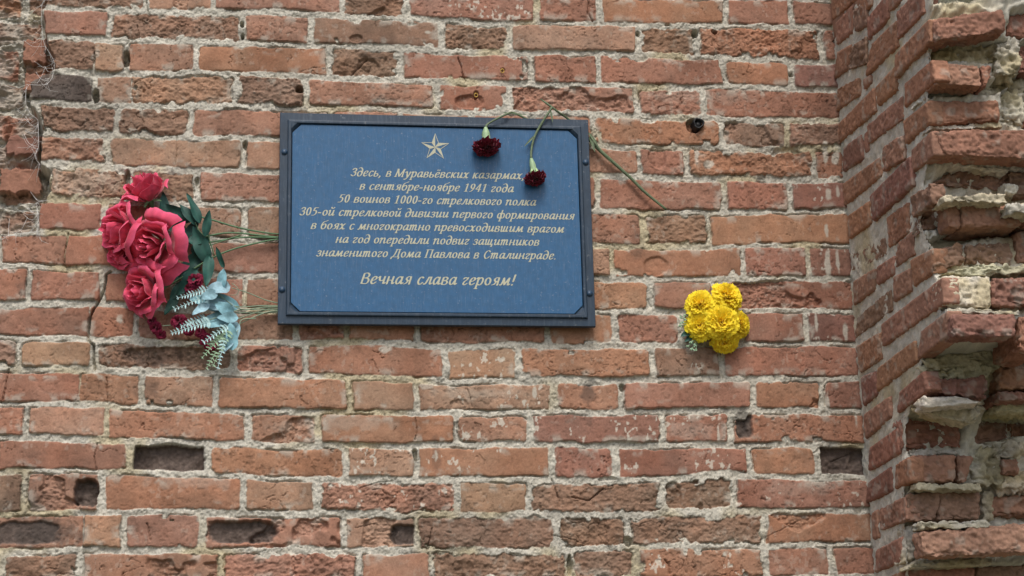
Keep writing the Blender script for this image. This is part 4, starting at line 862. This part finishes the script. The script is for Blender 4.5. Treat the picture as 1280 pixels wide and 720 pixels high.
# ================================================================= YELLOW BLOOMS
yb = thing('yellow_bouquet', W3(896, 395, .01), 'cluster of bright yellow ruffled artificial blooms stuck in the wall right of the plaque', 'bouquet')
M_YEL = material('yellow_fabric_petal', (1, 1, 1), rough=.75, var=.06, scale=150, spec=.2, sheen=.2, trans=.35)
yb_base = lin((254, 212, 50)); yb_tip = lin((255, 237, 66))
for cx, cy, rp, ax, off in [(926,405,17,(.55,-.75,-.05),.030), (907,427,17.5,(.05,-.75,-.65),.032), (874,407,19,(-.45,-.85,-.15),.034), (874,379,19,(-.40,-.85,.30),.036), (910,368,19.5,(.20,-.85,.40),.038), (903,402,21.5,(0,-1,.02),.052)]:
    m_ = MB(); frill_head(m_, W3(cx, cy, off)-np.array(ax)*.008, ax, rp*MM*1.10, dome=.85, layers=[(12,1.55,1.0),(12,1.34,1.0),(12,1.12,.95),(11,.88,.88),(10,.64,.82),(8,.40,.78),(5,.15,.74)], frill=.05, base=yb_base, tip=yb_tip); fl = m_.build('bloom', M_YEL, yb)
    cm_ = MB(); c = W3(cx, cy, off); A = np.array(ax)/np.linalg.norm(ax); cm_.tube([c-A*.022, c-A*.010, c-A*.004], [.003, .007, .008], 8); cm_.build('calyx', M_STEM, fl)
    s_ = MB(); s_.tube([c-A*.020, .5*(c-A*.02)+.5*W3(897, 400, .012), W3(897, 400, -.02)], [.0016], 6); s_.build('stem', M_STEM, yb)
for b_, t_, w_, off in [((868,412),(851,420),10,.018), ((868,418),(856,427),8,.016)]:
    m_ = MB(); leaf_mesh(m_, W3(*b_, off), W3(*t_, off+.004), w_*MM, bend=.05); m_.build('leaf', M_LEAF, yb)
for b_, spots in [((870,404), [(851,397),(853,403),(856,399),(850,407),(856,394)]), ((872,424), [(860,433),(865,436),(868,431),(863,428),(870,437)])]:
    m_ = MB()
    for s_ in spots:
        m_.tube([W3(*b_, .018), W3(*s_, .026)], [.0008], 5); c = W3(*s_, .026); m_.ball(c, .0027, 8, 6)
        for k in range(3): leaf_mesh(m_, c, c+np.array([fr_.uniform(-.006, .006), -.003, fr_.uniform(-.006, .006)]), .003, nu=3, nv=5)
    m_.build('bud_sprig', M_SPRIG, yb)

# ================================================================= TWO CARNATIONS LAID OVER THE PLAQUE
M_CARN = material('dark_red_petal', tuple(lin((116, 34, 54))), rough=.75, var=.2, scale=250, spec=.2, sheen=.15)
M_CSTEM = material('fresh_carnation_stem', tuple(lin((94, 110, 82))), rough=.55, var=.4, scale=150, spec=.4)
PF = BACK+.0172
def carnation(label, head, ax, R, calyx_top, stems, leaves):
    t_ = thing('carnation', head, label, 'carnation', 'carnations laid over the plaque')
    ax = np.array(ax, float)/np.linalg.norm(ax); head = np.array(head)
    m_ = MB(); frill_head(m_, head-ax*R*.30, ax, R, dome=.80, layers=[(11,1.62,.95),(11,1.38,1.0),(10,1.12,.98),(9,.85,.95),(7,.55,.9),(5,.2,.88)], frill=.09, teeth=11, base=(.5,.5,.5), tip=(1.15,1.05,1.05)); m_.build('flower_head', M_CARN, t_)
    c0_ = head-ax*R*.22; m_ = MB(); p = [c0_, c0_*.7+calyx_top*.3, c0_*.3+calyx_top*.7, calyx_top]; m_.tube(p, [.0100*R/.0292, .0096*R/.0292, .0080*R/.0292, .0032], 10)
    U, V_, A = basis(ax)
    for k in range(5):
        q = U*math.cos(k*1.256)+V_*math.sin(k*1.256); leaf_mesh(m_, c0_*.5+calyx_top*.5+q*.0065, c0_+q*.0115+ax*.003, .007, n=q, bend=-.02, nu=3, nv=6, col=(1.5, 1.45, 1.3))
    cal = m_.build('calyx', material('pale_green_calyx', tuple(lin((150, 178, 138))), rough=.5, var=.2, scale=200) if 'pale_green_calyx' not in bpy.data.materials else bpy.data.materials['pale_green_calyx'], t_)
    for path, rad in stems:
        m_ = MB(); m_.tube(path, rad, 8); m_.build('stem', M_CSTEM, t_)
    for b_, e_, w_ in leaves:
        m_ = MB(); leaf_mesh(m_, b_, e_, w_, bend=.05, nu=5, nv=9, fold=.5, vein=(1, 1, 1)); m_.build('leaf', M_CSTEM, t_)
ct = W3(607, 159, PF+.012)
carnation('dark red carnation with a short bent stem hanging beside the star', W3(609, 187, PF+.014), (.10, -.10, -.98), 18.5*MM, ct,
          [([ct, W3(610,155,PF+.010), W3(620,149,PF+.007), W3(634,142.5,PF+.004), W3(641,141,.016), W3(655,147,.008), W3(690,165,.006)], [.0026, .0022, .0024, .0024, .0024])],
          [(W3(606,160,PF+.010), W3(602,170,PF+.016), .004), (W3(636,142,PF+.002), W3(628,140,PF+.004), .003), (W3(637,142,PF+.002), W3(660,143,.026), .003)])
ct = W3(664, 198, PF+.010)
carnation('dark red carnation whose long kinked stem passes behind the upper right corner of the frame', W3(670, 226, PF+.012), (.20, -.10, -.96), 14.8*MM, ct,
          [([ct, W3(664,190,PF+.006), W3(666,178,PF+.004), W3(670,167,PF+.003), W3(679,151,PF+.003), W3(687,139,PF+.003), W3(690,134,PF+.001)], [.0028, .0025, .0028, .0026, .003]),
           ([W3(676,124,.016), W3(683,129,PF-.002), W3(690,134,PF+.001), W3(699,141,.026), W3(708,147,.011), W3(724,160,.006), W3(738,176,.007), W3(752,190,.012), W3(770,206,.010), W3(790,224,.010), W3(806,240,.011), W3(833,262,.012)], [.0013, .0026, .0024, .0024, .0026, .0044, .0042, .0036, .0034, .0028])],
          [(W3(669,169,PF+.003), W3(655,183,PF+.007), .0045), (W3(688,138,PF+.003), W3(691,153,PF+.007), .0042), (W3(668,170,PF+.003), W3(659,178,PF+.003), .003), (W3(737,170,.012), W3(744,190,.02), .007), (W3(740,178,.012), W3(766,204,.016), .0045), (W3(735,165,.012), W3(750,186,.02), .006), (W3(812,245,.012), W3(834,262,.016), .004)])

# ================================================================= SMALL THINGS ON THE WALL
M_RUBBER = material('blackened_metal', (.012, .013, .015), rough=.55, var=.3, scale=200, bump=.5, bscale=400)
pp = thing('pipe_stub', W3(872, 156, 0), 'short black pipe stub sticking out of the wall above the bare stem', 'pipe')
m_ = MB(); n = 20; rg = []
for i, (o, r) in enumerate([(-.02, .0125), (.010, .0125), (.013, .0118), (.013, .0092), (-.006, .0088)]):
    for j in range(n):
        t = 2*math.pi*j/n; q = W3(872, 156, 0); kk = r*(1+.10*math.sin(3*t+1)+.05*math.sin(7*t)); rg.append((q[0]+kk*math.cos(t), -o, q[2]+kk*math.sin(t)))
m_.add(rg, [(i*n+j, i*n+(j+1) % n, (i+1)*n+(j+1) % n, (i+1)*n+j) for i in range(4) for j in range(n)]+[tuple(range(4*n, 5*n))]); m_.build('sleeve', M_RUBBER, pp)
m_ = MB(); q = W3(872, 156, .004); m_.ball((q[0]+.001, q[1], q[2]+.0005), .0075, 10, 7, (1, .6, 1)); m_.build('plug', M_RUBBER, pp)
M_BRASS = material('tarnished_brass', tuple(lin((180, 150, 80))), rough=.4, var=.2, scale=300, metal=.8)
for cx, cy, lb in ((595, 119, 'tiny brass ring hook in a chipped brick just above the plaque frame'), (628, 88.5, 'tiny brass ring hook in the smooth brick two courses above the carnations')):
    m_ = MB(); q = W3(cx, cy, .004); m_.tube([(q[0]+.0036*math.cos(t), q[1], q[2]+.0042*math.sin(t)) for t in np.linspace(0, 2*math.pi, 13)], [.0010], 6); m_.tube([(q[0], q[1], q[2]+.004), (q[0], q[1]+.02, q[2]+.006)], [.001], 6)
    tag(m_.build('ring_hook', M_BRASS), lb, 'hook', 'brass ring hooks above the plaque')
M_WEB = material('cobweb_silk', (.85, .85, .82), rough=.6, var=.05)
for pts, lb, sd_ in (([(60,-6),(52,8),(53,40),(56,56),(68,80),(60,104),(34,106)], 'cobweb of fine white strands at the top of the broken wall end', 1), ([(33,108),(32,128),(38,142),(47,150),(48,166),(48,184),(44,196),(50,206)], 'cobweb strands along the broken edge below the dark brick', 2), ([(60,250),(46,254),(48,270),(47,288),(26,292),(4,296)], 'cobweb thread trailing along the lower step of the broken edge', 3)):
    m_ = MB(); r_ = random.Random(sd_)
    P_ = [W3(a, b, .004) for a, b in pts]; m_.tube(P_, [.0003], 4)
    for k in range(50):
        i = r_.randrange(len(P_)-1); f = r_.random(); a = P_[i]*(1-f)+P_[i+1]*f+np.array([0, r_.uniform(-.006, .002), 0]); an = r_.uniform(2.2, 5.0) if r_.random() < .75 else r_.uniform(0, 6.28); l_ = r_.uniform(.008, .05)
        b = a+np.array([math.cos(an)*l_, r_.uniform(.0, .03), math.sin(an)*l_*.9]); mid_ = .5*(a+b)+np.array([r_.uniform(-.004, .004), 0, -.15*l_]); m_.tube([a, mid_, b], [r_.uniform(.00012, .00032)], 4)
    tag(m_.build('cobweb', M_WEB), lb, 'cobweb', 'cobwebs on the broken wall end')
